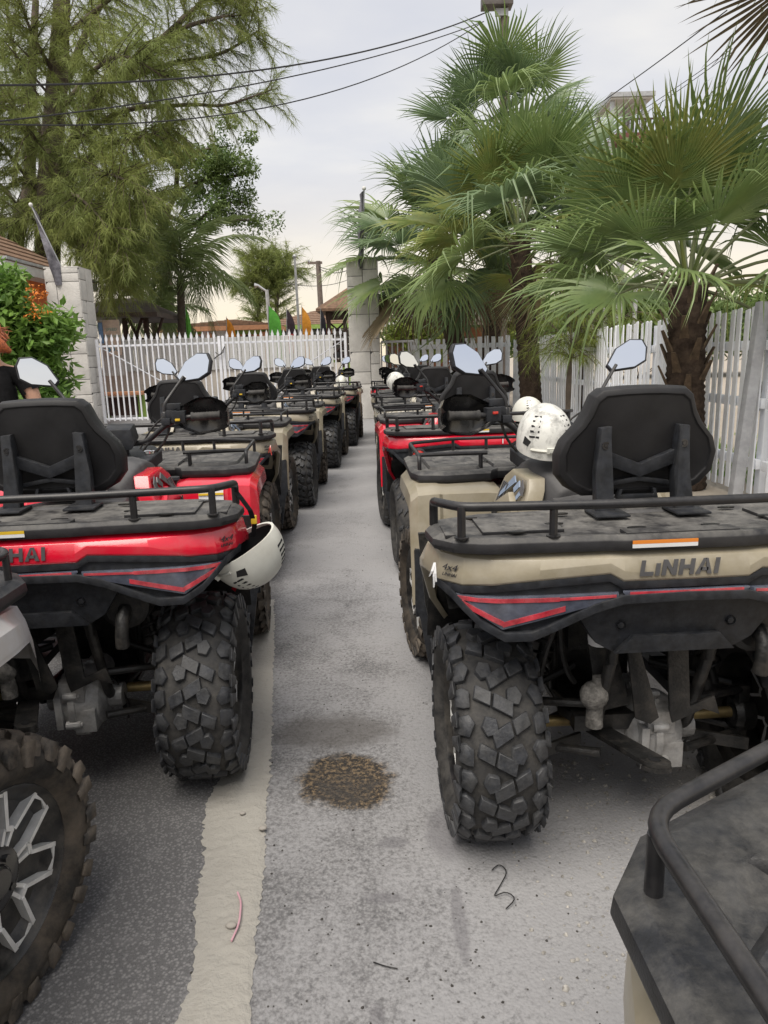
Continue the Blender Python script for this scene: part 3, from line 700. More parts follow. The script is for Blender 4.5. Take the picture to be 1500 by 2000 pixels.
def wheel(parent, x, y, wd, kind, mud, spin, steer=0):
    s = 1 if x > 0 else -1
    e = empty('wheel', (x, y, .328), (0, 0, steer + (0 if s > 0 else math.pi)), parent)
    sp = (spin, 0, 0); tm, lm = ('mudrubber', 'mudlug') if mud else ('rubber', 'lug')
    put('tyre', shared(('tyre', wd), lambda: m_tyre(wd)), M[tm], e, rot=sp)
    tag(put('tread', shared(('tread', wd, kind), lambda: m_tread(wd, kind)), M[lm], e, rot=sp), kind='stuff')
    put('rim', shared(('rim', wd), lambda: m_rim(wd)), M['rimblack'], e, rot=sp, scale=(1, 1.19, 1.19))
    put('spoke', shared(('spoke', wd), lambda: m_spokes(wd)), M['alloy'], e, rot=sp, scale=(1, 1.19, 1.19))
    put('hub', shared(('hub', wd), lambda: m_hub(wd)), M['gloss'], e, rot=sp, scale=(1, 1.19, 1.19))

def linhai():
    mb = MB(); H = 1.0
    def L(x0, polys, m):
        for p in polys: mb.prism([(x0 + a, b) for a, b in p], 0, .002 if m else .003, lambda a, b, h: (a * .036 - .113 + b * .004, -h, b * .038 - .019), m=m)
    R_ = lambda a, b, c, d: [(a, b), (c, b), (c, d), (a, d)]
    glyph = [(0, [R_(0, 0, .26, 1), R_(.26, 0, .85, .26)]), (.98, [R_(0, 0, .27, .78)]), (1.40, [R_(0, 0, .27, 1), [(.27, 1), (.27, .6), (.68, 0), (.68, .4)], R_(.68, 0, .95, 1)]),
             (2.50, [R_(0, 0, .27, 1), R_(.27, .38, .7, .62), R_(.7, 0, .97, 1)]), (3.60, [[(0, 0), (.28, 0), (.58, 1), (.40, 1)], [(.77, 0), (1.06, 0), (.68, 1), (.52, 1)], R_(.28, .22, .78, .42)]), (4.80, [R_(0, 0, .27, 1)])]
    for x0, ps in glyph: L(x0, ps, 0)
    return mb.mesh('lettering', 0)

ZR = (0, 0, -.020); ZF = (0, 0, -.045)
def quad(label, pose, paint, variant='a', tread=0, mud=False, steer=0.0, mirrors=((0, 0), (0, 0)), number=None, group=None, z=0.0):
    x, y, yaw = pose
    q = empty('quad_bike', (x, y, z), (0, 0, R(yaw)))
    tag(q, label, 'quad bike', group or 'quad bikes parked in two rows')
    P = M[paint]; k = lambda n, f, *a: shared((n,) + a, lambda: f(*a))
    put('frame', k('frame', m_frame), M['grime'], q)
    rf = put('rear_fender', k('rf', m_rear_fender), P, q, ZR)
    tp = put('tail_panel', k('tp', m_tail_panel), M['plastic'], q, ZR)
    put('lower_panel', k('lp', m_low_panel), M['plastic'], q, ZR)
    if variant == 'a':
        put('lettering', k('linhai', linhai), M['greyprint'], rf, (0, rear_y(0) - .0005, .957), (0, 0, 0), (1.12, 1, 1.1))
        for s in (-1, 1):
            tl = put('tail_light', k('lens', m_lens, s), M['lens'], q, ZR); put('reflector', k('lstrip', m_lens_strips, s), M['redlens'], tl)
            put('lettering', k('t4', text_mesh, '4x4', .026, .001, 'CENTER', .35, 1.2), M['print'], rf, (s * .604, -.250, .952), (R(90), 0, R(s * 42)))
            put('lettering', k('t5', text_mesh, 'LINHAI', .013, .001, 'CENTER', .3, 1.1), M['print'], rf, (s * .604, -.250, .932), (R(90), 0, R(s * 42)))
        bl = put('brake_light', k('strip', m_strip_light), M['lens'], q, ZR); put('reflector', k('stripr', m_strip_red), M['redlens'], bl)
    else:
        for s in (-1, 1):
            def rl(s=s):
                return MB().lathe([(.052, .0), (.052, .022), (.044, .026), (.044, .0)], 20, lambda a, b, h: (a, -h, b)).mesh('tail_light', 40)
            c = (s * .44, rear_y(.44) - .002, .848)
            tl = put('tail_light', k('roundh', rl), M['plastic'], q, c, (0, 0, R(s * 10)))
            put('reflector', k('roundr', lambda: MB().lathe([(.044, .010), (.040, .022), (.022, .026), (.020, .020)], 20, lambda a, b, h: (a, -h, b)).mesh('reflector', 40)), M['redlens2'], tl)
            put('lamp', k('roundc', lambda: MB().lathe([(.021, .018), (.016, .025), (0, .026)], 14, lambda a, b, h: (a, -h, b)).mesh('lamp', 40)), M['white'], tl)
    if number:
        put('number', k('num', text_mesh, number[0], .075, .0012, 'CENTER', 0, 1.0), M['white'], rf, number[1], number[2])
    # racks
    rr = put('rear_rack', k('rdeck', m_rear_deck), M['deck'], q, ZR); put('rail', k('rrail', m_rear_rail), M['tubeblack'], rr); [put('slot', k('slot', m_slot), M['grime'], rr, (a, b, 1.0385)) for a, b in SLOTS[0]]
    stc = M['orange'] if paint != 'red' else M['yellow']
    put('sticker', k('st1', lambda: MB().box((0, 0, .004), (.17, .002, .009)).mesh('sticker', 0)), stc, rr, (-.06, rear_y(0) + .0068, 1.020)); put('sticker', k('st2', lambda: MB().box((0, 0, -.006), (.17, .002, .010)).mesh('sticker', 0)), M['white'], rr, (-.06, rear_y(0) + .0068, 1.020))
    DK = M['deckdark'] if mud and y < 1 else M['deck']; fr = put('front_rack', k('fdeck', m_front_deck), DK, q, ZF); put('rail', k('frail', m_front_rail), M['tubeblack'], fr); [put('pressed_panel', k('fpan', m_front_panels, i), DK, fr) for i in range(6)]; [put('slot', k('slot', m_slot), M['grime'], fr, (a, b, 1.0275)) for a, b in SLOTS[1]]
    # backrest and seat
    b = put('backrest', k('back', m_back_shell), M['vinyl'], q, ZR)
    put('brace', k('brace', m_brace), M['plastic'], b)
    for s in (-1, 1): put('strut', k('strut', m_strut, s), M['plastic'], b); put('bolt', k('sbolt', m_strut_bolts, s), M['gloss'], b)
    put('seat', k('seat', m_seat), M['seattop'], q); put('tank_cover', k('tank', m_tank), M['seattop'], q)
    for s in (-1, 1):
        sp = put('side_panel', k('side', m_side_panel, s), P, q)
        put('decal', k('dec', m_decal, s, 0), M['greyprint'], sp); put('decal', k('dec', m_decal, s, 1), M['blueprint'] if paint == 'beige' else M['greyprint'], sp); put('decal', k('dec', m_decal, s, 2), M['print'], sp)
        put('front_fender', k('ff', m_front_fender, s), P, q, ZF)
        put('mud_guard', k('flapf', m_flap, s, True), M['plastic'], q); put('mud_guard', k('flapr', m_flap, s, False), M['grime'], q)
        put('half_shaft', k('axle', m_axle, s), M['brass'], q); [put('boot', k('boot', m_boots, s, i), M['grime'], q) for i in (0, 1)]
        put('shock_absorber', k('shock', m_shock, s, 0.0), M['grime'], q); put('shock_absorber', k('shock', m_shock, s, WB), M['grime'], q)
        put('headlight', k('head', m_headlight, s), M['lens'], q)
    # warning labels on the back of the right front fender
    lab = [('white', (.395, .868, .905), (.115, .003, .075)), ('yellow', (.395, .8665, .925), (.115, .003, .010)), ('orange', (.395, .858, .858), (.120, .003, .014)), ('white', (.393, .850, .785), (.122, .003, .125))]
    for mt, c, d in lab: put('sticker', k('lab' + mt + str(d), lambda d=d: MB().box((0, 0, 0), d).mesh('sticker', 0)), M[mt], q, (c[0], c[1] - .012, c[2] - .045), (R(-10.5), 0, 0))
    for i in range(7): put('print_line', k('pl', lambda: MB().box((0, 0, 0), (.10, .002, .0025)).mesh('print_line', 0)), M['greyprint'], q, (.393, .8345 + (i - 3) * -.0026 + .0, .740 - (i - 3) * .0145), (R(-10.5), 0, 0))
    put('differential', k('diff', m_diff), M['cast'], q, (.0, -.05, -.06), scale=(1.18, 1.18, 1.18)); [put('suspension_arm', k('arm', m_arms, yy, s), M['grime'], q) for yy in (0.0, WB) for s in (-1, 1)]
    put('tow_hitch', k('hitch', m_hitch), [M['grime'], M['tshirt']], q); put('bracket', k('skid', m_skid), M['grime'], q); put('muffler', k('muff', m_muffler), M['grime'], q)
    [put('hose', k('hose', m_hoses, i), M['grime'], q) for i in range(4)]; put('reservoir', k('resv', m_reservoir), M['grit'], q); put('canister', k('can', m_canister), M['white'], q)
    put('front_bumper', k('bump', m_bumper), M['tubeblack'], q); put('shift_lever', k('shift', m_shifter), M['plastic'], q); put('dash_panel', k('dash', m_dash), M['plastic'], q)
    put('ignition_cap', k('ign', lambda: MB().lathe([(.026, 0), (.026, .012), (.020, .016), (0, .016)], 14, lambda a, b, h: (.115 + a, .93 + b, 1.075 + h)).mesh('ignition_cap', 40)), M['chrome'], q)
    # handlebar
    h = put('handlebar', k('bar', m_bar), M['tubeblack'], q, HB, (R(0), 0, steer))
    for s, (mz, mx) in zip((-1, 1), mirrors):
        put('grip', k('grip', m_grip, s), M['rubber'], h); put('control', k('ctl', m_control, s), M['plastic'], h); put('hand_guard', k('guard', m_guard, s), M['gloss'], h)
        put('mirror_stem', k('mst', m_mirror_stem, s), M['tubeblack'], h)
        mc = hb((s * .345, .955, 1.462)); rt = (R(-9 - mx), R(s * -12), R(s * -4 + mz))
        mh = put('mirror_head', k('mh', m_mirror_head, s), M['plastic'], h, mc, rt, (1.15, 1, 1.15)); put('mirror_glass', k('mg', m_mirror_glass, s), M['mirror'], h, mc, rt, (1.15, 1, 1.15))
        put('button', k('btn', m_button, s), M['redlens2'] if s < 0 else M['yellow'], h)
    put('instrument_pod', k('pod', m_pod), M['plastic'], h); put('cable', k('cab', m_cables), M['rubber'], h)
    rnd = random.Random(int(abs(x * 1000) + y * 77))
    for sx in (-1, 1):
        wheel(q, sx * .462, 0, .262, tread, mud, rnd.uniform(0, 6.28)); wheel(q, sx * .478, WB, .215, tread, True if paint != 'red' or variant == 'a' else mud, rnd.uniform(0, 6.28), steer * .8)
    return q
# ================================================================ the bikes in their rows
L1 = (-1.13, 2.40, 5); R1 = (.76, 2.09, 2.6)
quad('silver quad bike cut by the lower corner, only its front wheel and fender in view', (-1.455, .07, 0), 'silver', mud=True, steer=R(-15), mirrors=((0, 0), (0, 0)))
quad('red quad bike with a white helmet strapped to its rear rack', L1, 'red', steer=R(2), mirrors=((6, -4), (-14, 6)))
quad('beige quad bike parked directly ahead of the red one with the strapped helmet', (-1.37, 4.93, 1.0), 'beige', mud=True, steer=R(-3), mirrors=((4, 0), (-6, 6)))
quad('beige quad bike numbered 2 on its tail, third from the gate', (-1.30, 7.34, -1.0), 'beige', steer=R(4), mirrors=((-8, 6), (-4, 6)), number=('2', (-.10, -.358, .955), (R(90), 0, 0)))
quad('beige quad bike next to last before the white gate', (-1.19, 10.0, -2.0), 'beige', steer=R(-2), mirrors=((5, 0), (-5, 6)))
quad('beige quad bike at the head of its row, nearest the white gate', (-1.02, 12.55, -3.0), 'beige', steer=R(5), mirrors=((-4, 6), (-8, 6)))
quad('beige quad bike cut by the lower corner, showing only its front rack', (.868, -.972, 3), 'beige', mud=True)
quad('large beige quad bike with scuffed helmet on its tank and gravel underneath', R1, 'beige', steer=R(7), mirrors=((12, 2), (-6, 8)))
quad('red quad bike with round tail lights and number 11', (.655, 4.99, 4.2), 'red', 'b', tread=1, steer=R(3), mirrors=((10, -6), (-6, 6)), number=('11', (.13, -.358, .955), (R(90), 0, 0)))
quad('camouflage quad bike with a helmet hung on its handlebar', (.575, 7.55, 2), 'camo', 'b', tread=1, steer=R(-6), mirrors=((12, -8), (-6, 6)))
quad('beige quad bike between the camouflage one and the farthest red one', (.52, 10.05, .5), 'beige', steer=R(3), mirrors=((8, 4), (-8, 6)))
quad('farthest red quad bike, beside the stone pillar', (.48, 12.55, 0), 'red', 'b', steer=R(0), mirrors=((0, 0), (-8, 6)))

# ================================================================ helmets
def m_helmet_shell():
    mb = MB(); n = 28; rings = []
    for i in range(10):
        t = i / 9; a = t * R(98); r = math.sin(a) ; z = math.cos(a)
        ring = []
        for j in range(n):
            p = 2 * math.pi * j / n; sx = .100 * r * math.cos(p); sy = .128 * r * math.sin(p) * (1.04 if math.sin(p) < 0 else 1.0)
            zz = .130 * z - (.018 * (1 - abs(math.sin(p))) * max(0, t - .6) * 2.5) - (.030 * max(0, -math.sin(p)) * max(0, t - .6) * 2.5)
            ring.append((sx, sy, zz))
        rings.append(ring)
    inner = [[(x * .93, y * .93, z * .93 - .002) for x, y, z in r] for r in rings[::-1]]
    mb.loft(rings + inner, False)
    return mb.mesh('helmet', 50)
def m_helmet_liner():
    mb = MB(); n = 24; rings = []
    for i in range(8):
        a = (1 - i / 7) * R(95); r = math.sin(a); z = math.cos(a)
        rings.append([(.091 * r * math.cos(2 * math.pi * j / n), .117 * r * math.sin(2 * math.pi * j / n), .119 * z - .002) for j in range(n)])
    mb.loft(rings, False); return mb.mesh('liner', 50)
def hsurf(p, a): return Vector((.100 * math.sin(a) * math.cos(p), .128 * math.sin(a) * math.sin(p), .130 * math.cos(a)))
def vent_quads():
    out = []
    for s in (-1, 1):
        for i in range(5):
            for base in (1, -1): out.append([(base * math.pi / 2 + base * s * R(30) + base * dp, R(40 + i * 8.5) + da) for da, dp in ((0, 0), (R(3.2), 0), (R(4.2), s * R(20)), (R(1.2), s * R(22)))])
        out.append([(-math.pi / 2 + s * dp, a) for dp, a in ((R(46), R(84)), (R(62), R(78)), (R(66), R(90)), (R(52), R(93)))])
    return out
def m_vent(i):
    pts = [hsurf(p, a) * 1.012 for p, a in vent_quads()[i]]; q = [v * .955 for v in pts]
    return MB().add(pts + q, [(0, 1, 2, 3), (0, 4, 5, 1), (1, 5, 6, 2), (2, 6, 7, 3), (3, 7, 4, 0)]).mesh('vent', 0)
def m_clip():
    mb = MB(); mb.tube([hsurf(-math.pi / 2 + R(d), R(96)) * 1.03 for d in range(-44, 45, 8)], .006, 6); mb.box((0, -.135, -.010), (.05, .012, .018)); mb.box((0, -.140, -.012), (.034, .006, .008))
    return mb.mesh('rear_clip', 40)
def m_straps():
    mb = MB()
    for s in (-1, 1):
        a = bez((s * .088, .02, -.01), (s * .10, .01, -.10), (s * .01, .03, -.15), 8)
        mb.loft([[p + Vector((0, -.008, 0)), p + Vector((0, .008, 0)), p + Vector((s * .002, .008, 0)), p + Vector((s * .002, -.008, 0))] for p in a])
    return mb.mesh('strap', 0)
def helmet(label, pos, rot, scuffed=False, parent_q=None, strap=False):
    h = empty('helmet', pos, rot if len(rot) == 3 and not isinstance(rot, Vector) else rot.to_track_quat('-Z', 'Y').to_euler()); tag(h, label, 'helmet', 'white riding helmets')
    k = lambda n, f: shared(n, f)
    put('shell', k('hshell', m_helmet_shell), M['scuffed'] if scuffed else M['helmet'], h); put('liner', k('hliner', m_helmet_liner), M['foam'], h)
    [put('vent', k(('hvent', i), lambda: m_vent(i)), M['foam'], h) for i in range(22)]; put('rear_clip', k('hclip', m_clip), M['helmet'], h)
    if strap: put('strap', k('hstrap', m_straps), M['tshirt'], h)
    return h
def onq(pose, p):
    a = R(pose[2]); return (pose[0] + p[0] * math.cos(a) - p[1] * math.sin(a), pose[1] + p[0] * math.sin(a) + p[1] * math.cos(a), p[2])
helmet('white helmet with black scuffs standing on the tank of the large beige quad bike', onq(R1, (-.14, .52, 1.175)), (R(8), 0, R(2)), True)
helmet('white helmet hanging upside down by its strap from the red quad bike rack', onq(L1, (.655, -.13, .855)), Vector((-.50, -.28, .82)))
helmet('white helmet lying on the seat behind the backrest of the red quad bike', onq(L1, (.0, .20, 1.055)), (0, 0, R(160)))
helmet('plain white helmet on the red number 11 quad bike, half hidden by the scuffed helmet', onq((.655, 4.99, 4.2), (.36, -.06, 1.065)), (R(-6), 0, R(30)))
helmet('white helmet on the front rack of the beige quad bike ahead of the red one', onq((-1.37, 4.93, 1), (-.02, .50, 1.145)), (0, 0, R(20)), True)
helmet('white helmet on the seat of the beige quad bike second before the gate', onq((-1.19, 10.0, -2), (-.10, .50, 1.145)), (0, 0, R(-20)))
helmet('white helmet on the rack of the beige quad bike nearest the gate', onq((-1.02, 12.55, -3), (.36, -.10, 1.085)), (0, 0, R(10)))
helmet('scuffed white helmet hung by the handlebar of the camouflage quad bike', onq((.575, 7.55, 2), (-.36, .78, 1.20)), (R(30), R(-20), R(40)), True)
# the strap and yellow clip the helmet hangs by
sp = MB(); pts = [onq(L1, p) for p in ((.625, -.10, 1.06), (.645, -.14, 1.045), (.675, -.15, 1.0), (.685, -.13, .95), (.675, -.11, .90))]
sp.loft([[Vector(p) + Vector((-.008, -.003, 0)), Vector(p) + Vector((.008, -.003, 0)), Vector(p) + Vector((.008, .003, 0)), Vector(p) + Vector((-.008, .003, 0))] for p in pts])
st = put('helmet_strap', sp.mesh('helmet_strap', 0), M['tshirt']); tag(st, 'black webbing strap holding the helmet to the red quad bike rack', 'strap')
put('buckle', MB().box(onq(L1, (.684, -.135, .965)), (.020, .012, .030)).mesh('buckle', 30, .004), M['yellow'], st)
key = put('key_tag', MB().lathe([(.010, -.004), (.016, -.004), (.018, 0), (.016, .004), (.010, .004), (.010, -.004)], 10, lambda a, b, h: (a * 1.0, h, b * 1.25)).mesh('key_tag', 40), M['yellow'], None, onq(R1, (-.105, .40, 1.090)), (R(-20), 0, R(10)))
tag(key, 'small yellow plastic ring tag below the scuffed helmet', 'tag')

# ribbons tied to two racks
for lab, pose, p, m2 in (('pink ribbon tied to the tail corner of a beige quad bike', (-1.37, 4.93, 1.0), (.625, -.235, .93), 'redlens2'), ('white and red ribbon on the tail corner of the large beige quad bike', R1, (-.640, -.235, .935), 'white')):
    c = Vector(onq(pose, p)); mb = MB()
    for k in range(3):
        d = Vector((random.uniform(-.015, .015), -.012, -.02 - .012 * k)); mb.loft([[c + Vector((-.003, 0, .008)), c + Vector((.003, 0, .008))], [c + d * .6 + Vector((-.004, -.006, 0)), c + d * .6 + Vector((.003, -.004, 0))], [c + d * 1.3 + Vector((-.001, 0, 0)), c + d * 1.3 + Vector((.003, .003, 0))]], False, False)
    rb = put('ribbon', mb.mesh('ribbon', 0), M[m2]); tag(rb, lab, 'ribbon')
# ================================================================ setting
def sandmat(name, c, c2, bump=.5, sc=40, fine=220):
    m = bpy.data.materials.new(name); m.use_nodes = True; t = m.node_tree; L = t.links; b = t.nodes['Principled BSDF']
    co = node(t, 'ShaderNodeTexCoord'); n = node(t, 'ShaderNodeTexNoise'); n.inputs['Scale'].default_value = sc * .12; n.inputs['Detail'].default_value = 8; n.inputs['Roughness'].default_value = .7; L.new(co.outputs['Object'], n.inputs['Vector'])
    mx = node(t, 'ShaderNodeMix', data_type='RGBA'); mx.inputs['A'].default_value = (*c, 1); mx.inputs['B'].default_value = (*c2, 1); L.new(n.outputs['Fac'], mx.inputs['Factor']); L.new(mx.outputs['Result'], b.inputs['Base Color'])
    n2 = node(t, 'ShaderNodeTexNoise'); n2.inputs['Scale'].default_value = sc; n2.inputs['Detail'].default_value = 8; n2.inputs['Roughness'].default_value = .65; L.new(co.outputs['Object'], n2.inputs['Vector'])
    bp = node(t, 'ShaderNodeBump'); bp.inputs['Strength'].default_value = bump; bp.inputs['Distance'].default_value = .02; L.new(n2.outputs['Fac'], bp.inputs['Height']); L.new(bp.outputs[0], b.inputs['Normal'])
    b.inputs['Roughness'].default_value = .95; b.inputs['Specular IOR Level'].default_value = .2
    return m
def groundmat():
    m = bpy.data.materials.new('dusty_asphalt'); m.use_nodes = True; t = m.node_tree; L = t.links; b = t.nodes['Principled BSDF']
    co = node(t, 'ShaderNodeTexCoord'); P = co.outputs['Object']
    def noi(sc, det=6, ro=.6, dist=0.0):
        n = node(t, 'ShaderNodeTexNoise'); n.inputs['Scale'].default_value = sc; n.inputs['Detail'].default_value = det; n.inputs['Roughness'].default_value = ro; n.inputs['Distortion'].default_value = dist; L.new(P, n.inputs['Vector']); return n.outputs['Fac']
    def mr(v, a, bb, c=0., d=1., ty='SMOOTHSTEP'):
        n = node(t, 'ShaderNodeMapRange', interpolation_type=ty); n.inputs['From Min'].default_value = a; n.inputs['From Max'].default_value = bb; n.inputs['To Min'].default_value = c; n.inputs['To Max'].default_value = d; L.new(v, n.inputs['Value']); return n.outputs[0]
    def ma(op, a, bb):
        n = node(t, 'ShaderNodeMath', operation=op)
        for i, v in enumerate((a, bb)):
            if isinstance(v, (int, float)): n.inputs[i].default_value = v
            else: L.new(v, n.inputs[i])
        return n.outputs[0]
    def mix(f, a, bb):
        n = node(t, 'ShaderNodeMix', data_type='RGBA')
        for k, v in (('Factor', f), ('A', a), ('B', bb)):
            if isinstance(v, tuple): n.inputs[k].default_value = (*v, 1)
            elif isinstance(v, (int, float)): n.inputs[k].default_value = v
            else: L.new(v, n.inputs[k])
        return n.outputs['Result']
    sp = node(t, 'ShaderNodeSeparateXYZ'); L.new(P, sp.inputs[0]); X, Y = sp.outputs['X'], sp.outputs['Y']
    X = ma('ADD', X, ma('MULTIPLY', Y, .06))                       # the lane drifts to the left with distance
    big = noi(1.3, 5, .6); mid = noi(6, 8, .7, .6); fine = noi(60, 6, .75); gr = noi(250, 3, .7)
    vo = node(t, 'ShaderNodeTexVoronoi'); vo.inputs['Scale'].default_value = 105; L.new(P, vo.inputs['Vector'])
    agg = mix(mr(vo.outputs['Distance'], .1, .6), (.22, .218, .22), (.115, .114, .117))
    agg = mix(mr(gr, .58, .70), agg, (.27, .265, .265)); agg = mix(mr(noi(240, 2, .6), .60, .72), agg, (.045, .045, .05))                # pale chips in the aggregate
    # how much pale dust lies where
    bias = ma('ADD', mr(X, -.62, -.36, -.30, .09), mr(X, .02, .50, 0, .13)); bias = ma('ADD', bias, mr(X, .75, 1.2, 0, .25)); bias = ma('ADD', bias, mr(Y, 3.2, 6.5, 0, .10)); bias = ma('ADD', bias, mr(X, -2.2, -3.0, 0, .40))
    v = ma('ADD', ma('ADD', ma('MULTIPLY', fine, .75), ma('MULTIPLY', mid, .42)), ma('ADD', ma('MULTIPLY', big, .40), bias))
    dust = mr(v, .73, 1.0)
    sand = mix(mid, (.345, .343, .348), (.25, .25, .258))
    colr = mix(ma('MULTIPLY', dust, .93), agg, sand)
    rightsand = mix(mid, (.43, .385, .325), (.30, .26, .215)); colr = mix(mr(X, .85, 1.9), colr, rightsand)
    colr = mix(mr(noi(9, 3, .5), .63, .70, 0, .25), colr, (.20, .195, .20))
    # spilt oil
    def blob(cx, cy, rx, ry, lo, hi):
        a = ma('DIVIDE', ma('SUBTRACT', sp.outputs['X'], cx), rx); c = ma('DIVIDE', ma('SUBTRACT', sp.outputs['Y'], cy), ry)
        d = ma('SQRT', ma('ADD', ma('MULTIPLY', a, a), ma('MULTIPLY', c, c)), 0)
        d = ma('ADD', d, ma('MULTIPLY', ma('SUBTRACT', noi(9, 7, .7), .5), 1.0)); return mr(d, lo, hi, 1, 0)
    st = mix(mr(fine, .46, .60), (.018, .015, .012), (.20, .14, .075)); st = mix(mr(mid, .46, .62, 0, .75), st, (.030, .026, .022)); st = mix(mr(gr, .62, .72), st, (.34, .30, .24))
    s1 = blob(-.165, 2.30, .185, .185, .78, 1.06); s2 = blob(-.24, 2.64, .27, .15, .55, 1.25)
    colr = mix(ma('MULTIPLY', s2, .62), colr, (.075, .068, .062)); colr = mix(ma('MULTIPLY', s1, .93), colr, st)
    for cx, cy, rx, ry in ((.0, 1.95, .05, .03), (-.03, 1.72, .06, .025), (.16, 2.0, .06, .14), (.17, 1.62, .02, .14), (-.05, 1.36, .02, .03)):
        colr = mix(ma('MULTIPLY', blob(cx, cy, rx, ry, .6, 1.2), .45), colr, (.11, .105, .115))
    L.new(colr, b.inputs['Base Color'])
    rg = mix(s1, (.95, .95, .95), (.42, .42, .42)); L.new(rg, b.inputs['Roughness']); b.inputs['Specular IOR Level'].default_value = .3
    h = ma('ADD', ma('MULTIPLY', fine, .5), ma('ADD', ma('MULTIPLY', vo.outputs['Distance'], -.35), ma('MULTIPLY', mid, .6)))
    bp = node(t, 'ShaderNodeBump'); bp.inputs['Strength'].default_value = .55; bp.inputs['Distance'].default_value = .012; L.new(h, bp.inputs['Height']); L.new(bp.outputs[0], b.inputs['Normal'])
    return m
def ground_sheet():
    mb = MB(); xs = [-900, -200, -40, -12, -6, -3, -1.5, -.7, 0, .7, 1.5, 3, 6, 12, 40, 200, 900]; ys = [-300, -60, -10, -2, 0, 1, 2, 3, 4.5, 6, 9, 12, 16, 20, 30, 60, 200, 2000]
    P = [(x, y, 0) for y in ys for x in xs]; n = len(xs)
    return mb.add(P, [(j * n + i, j * n + i + 1, (j + 1) * n + i + 1, (j + 1) * n + i) for j in range(len(ys) - 1) for i in range(n - 1)]).mesh('ground', 0)
tag(put('ground', ground_sheet(), groundmat()), kind='structure')
def strip():
    mb = MB(); rows = []; n = 20; N = 420
    for j in range(N + 1):
        y = .70 + j * 3.6 / N
        c = -.425 - (y - 1.34) * .118 - max(0, y - 2.6) * .02; w = .165 + .03 * min(1, max(0, (y - 1.3)))
        el = mnoise.fractal(Vector((y * 2.2, 0, 3)), 1, 2, 5) * .035 + mnoise.fractal(Vector((y * 30, 5, 0)), .6, 2, 4) * .016; er = mnoise.fractal(Vector((y * 26, 9, 0)), .5, 2, 4) * .012 + mnoise.noise(Vector((y * 3, 19, 0))) * .012
        x0, x1 = c - w / 2 + el, c + w / 2 + er; fade = min(1, (4.3 - y) / .8)
        rows.append([(x0 + (x1 - x0) * i / n, y, .0030 + fade * (.006 * min(1, 3 * (i / n)) * min(1, 8 * (1 - i / n)) + .0035 * max(0, math.sin(y * 190 + 14 * abs(i / n - .62))) * (1 if .30 < i / n < .92 else 0) * max(0, mnoise.noise(Vector((y * 2.1, 7, 1))) + .25) + .004 * mnoise.fractal(Vector((x0 + i / n * w, y, 0)) * 16, 1, 2, 4) * min(1, 5 * (i / n) * (1 - i / n)))) for i in range(n + 1)])
    return mb.loft(rows, False, False).mesh('sand_strip', 60)
tag(put('sand_strip', strip(), sandmat('cream_sand', (.41, .395, .36), (.33, .315, .285), .8, 30)), kind='structure')
# loose stones and bits
def stones(name, spots, label, m, seed):
    rnd = random.Random(seed); mb = MB()
    for x, y, r in spots:
        a = rnd.uniform(0, 6.28); k = [rnd.uniform(.7, 1.25) for _ in range(6)]
        P = [(x + r * k[i] * math.cos(a + i * 1.2566), y + r * k[i] * math.sin(a + i * 1.2566), .001) for i in range(5)] + [(x + r * .55 * math.cos(a + i * 1.2566 + .4), y + r * .55 * math.sin(a + i * 1.2566 + .4), r * rnd.uniform(.55, .95)) for i in range(5)]
        mb.add(P, [(5, 6, 7, 8, 9)] + [(i, (i + 1) % 5, 5 + (i + 1) % 5, 5 + i) for i in range(5)])
    o = put(name, mb.mesh(name, 50), m); tag(o, label, name.replace('_', ' '), kind='stuff'); return o
rnd = random.Random(11); sp_ = []
for i in range(5500):
    x = rnd.gauss(1.1, .55); y = rnd.gauss(2.2, .75)
    if x > .35 and y > .9: sp_.append((x, y, abs(rnd.gauss(0, .0026)) + .0016))
for i in range(2500): sp_.append((rnd.uniform(1.0, 3.4), rnd.uniform(1.5, 9), abs(rnd.gauss(0, .005)) + .003))
stones('gravel', sp_, 'loose pale gravel under the large beige quad bike', mat('pale_stone', (.34, .325, .30), .9, var=.3, vscale=40), 5)
stones('debris', [(rnd.uniform(-.6, .5), 1.2 + 6 * rnd.random() ** 2, rnd.uniform(.0015, .0045)) for i in range(520)], 'dark grit scattered over the dusty lane', mat('dark_grit', (.05, .046, .042), .9, var=.3, vscale=40), 6)
for x, y, r in ((-.42, 2.02, .011), (-.44, 1.62, .012), (-.50, 2.10, .008)):
    pb = put('pebble', MB().ball((0, 0, .004), r, 9, 6, (1.3, 1, .55)).mesh('pebble', 60), mat('pebble_grey', (.33, .31, .28), .8), None, (x, y, .012))
    tag(pb, 'small round pebble on the sand strip, ' + {1.62: 'nearest the pink straw', 2.02: 'right of its fellow near the red bike tyre', 2.10: 'closest to the red bike tyre'}[y], 'pebble', 'pebbles on the sand strip')
stw = put('drinking_straw', MB().tube(fillet([(-.445, 1.735, .020), (-.428, 1.70, .019), (-.418, 1.62, .019), (-.428, 1.565, .018)], .05, 4), .0028, 7).mesh('drinking_straw', 50), mat('pink_straw', (.62, .36, .42), .4, var=.1)); tag(stw, 'bent pink drinking straw lying on the sand strip', 'straw')
for k, pts in enumerate((((.30, 1.66, .006), (.335, 1.69, .012), (.31, 1.72, .012), (.27, 1.70, .008), (.30, 1.75, .006), (.33, 1.80, .010), (.31, 1.835, .008), (.285, 1.81, .006)), ((-.06, 1.50, .004), (-.03, 1.485, .005), (.0, 1.478, .004)))):
    wv = put('wire' if k == 0 else 'twig', MB().tube(fillet(pts, .02, 3), .0017, 5).mesh('wire', 50), M['grime']); tag(wv, ('curled dark wire lying beside the large beige rear tyre', 'short dark twig lying in the middle of the lane')[k], ('wire', 'twig')[k])

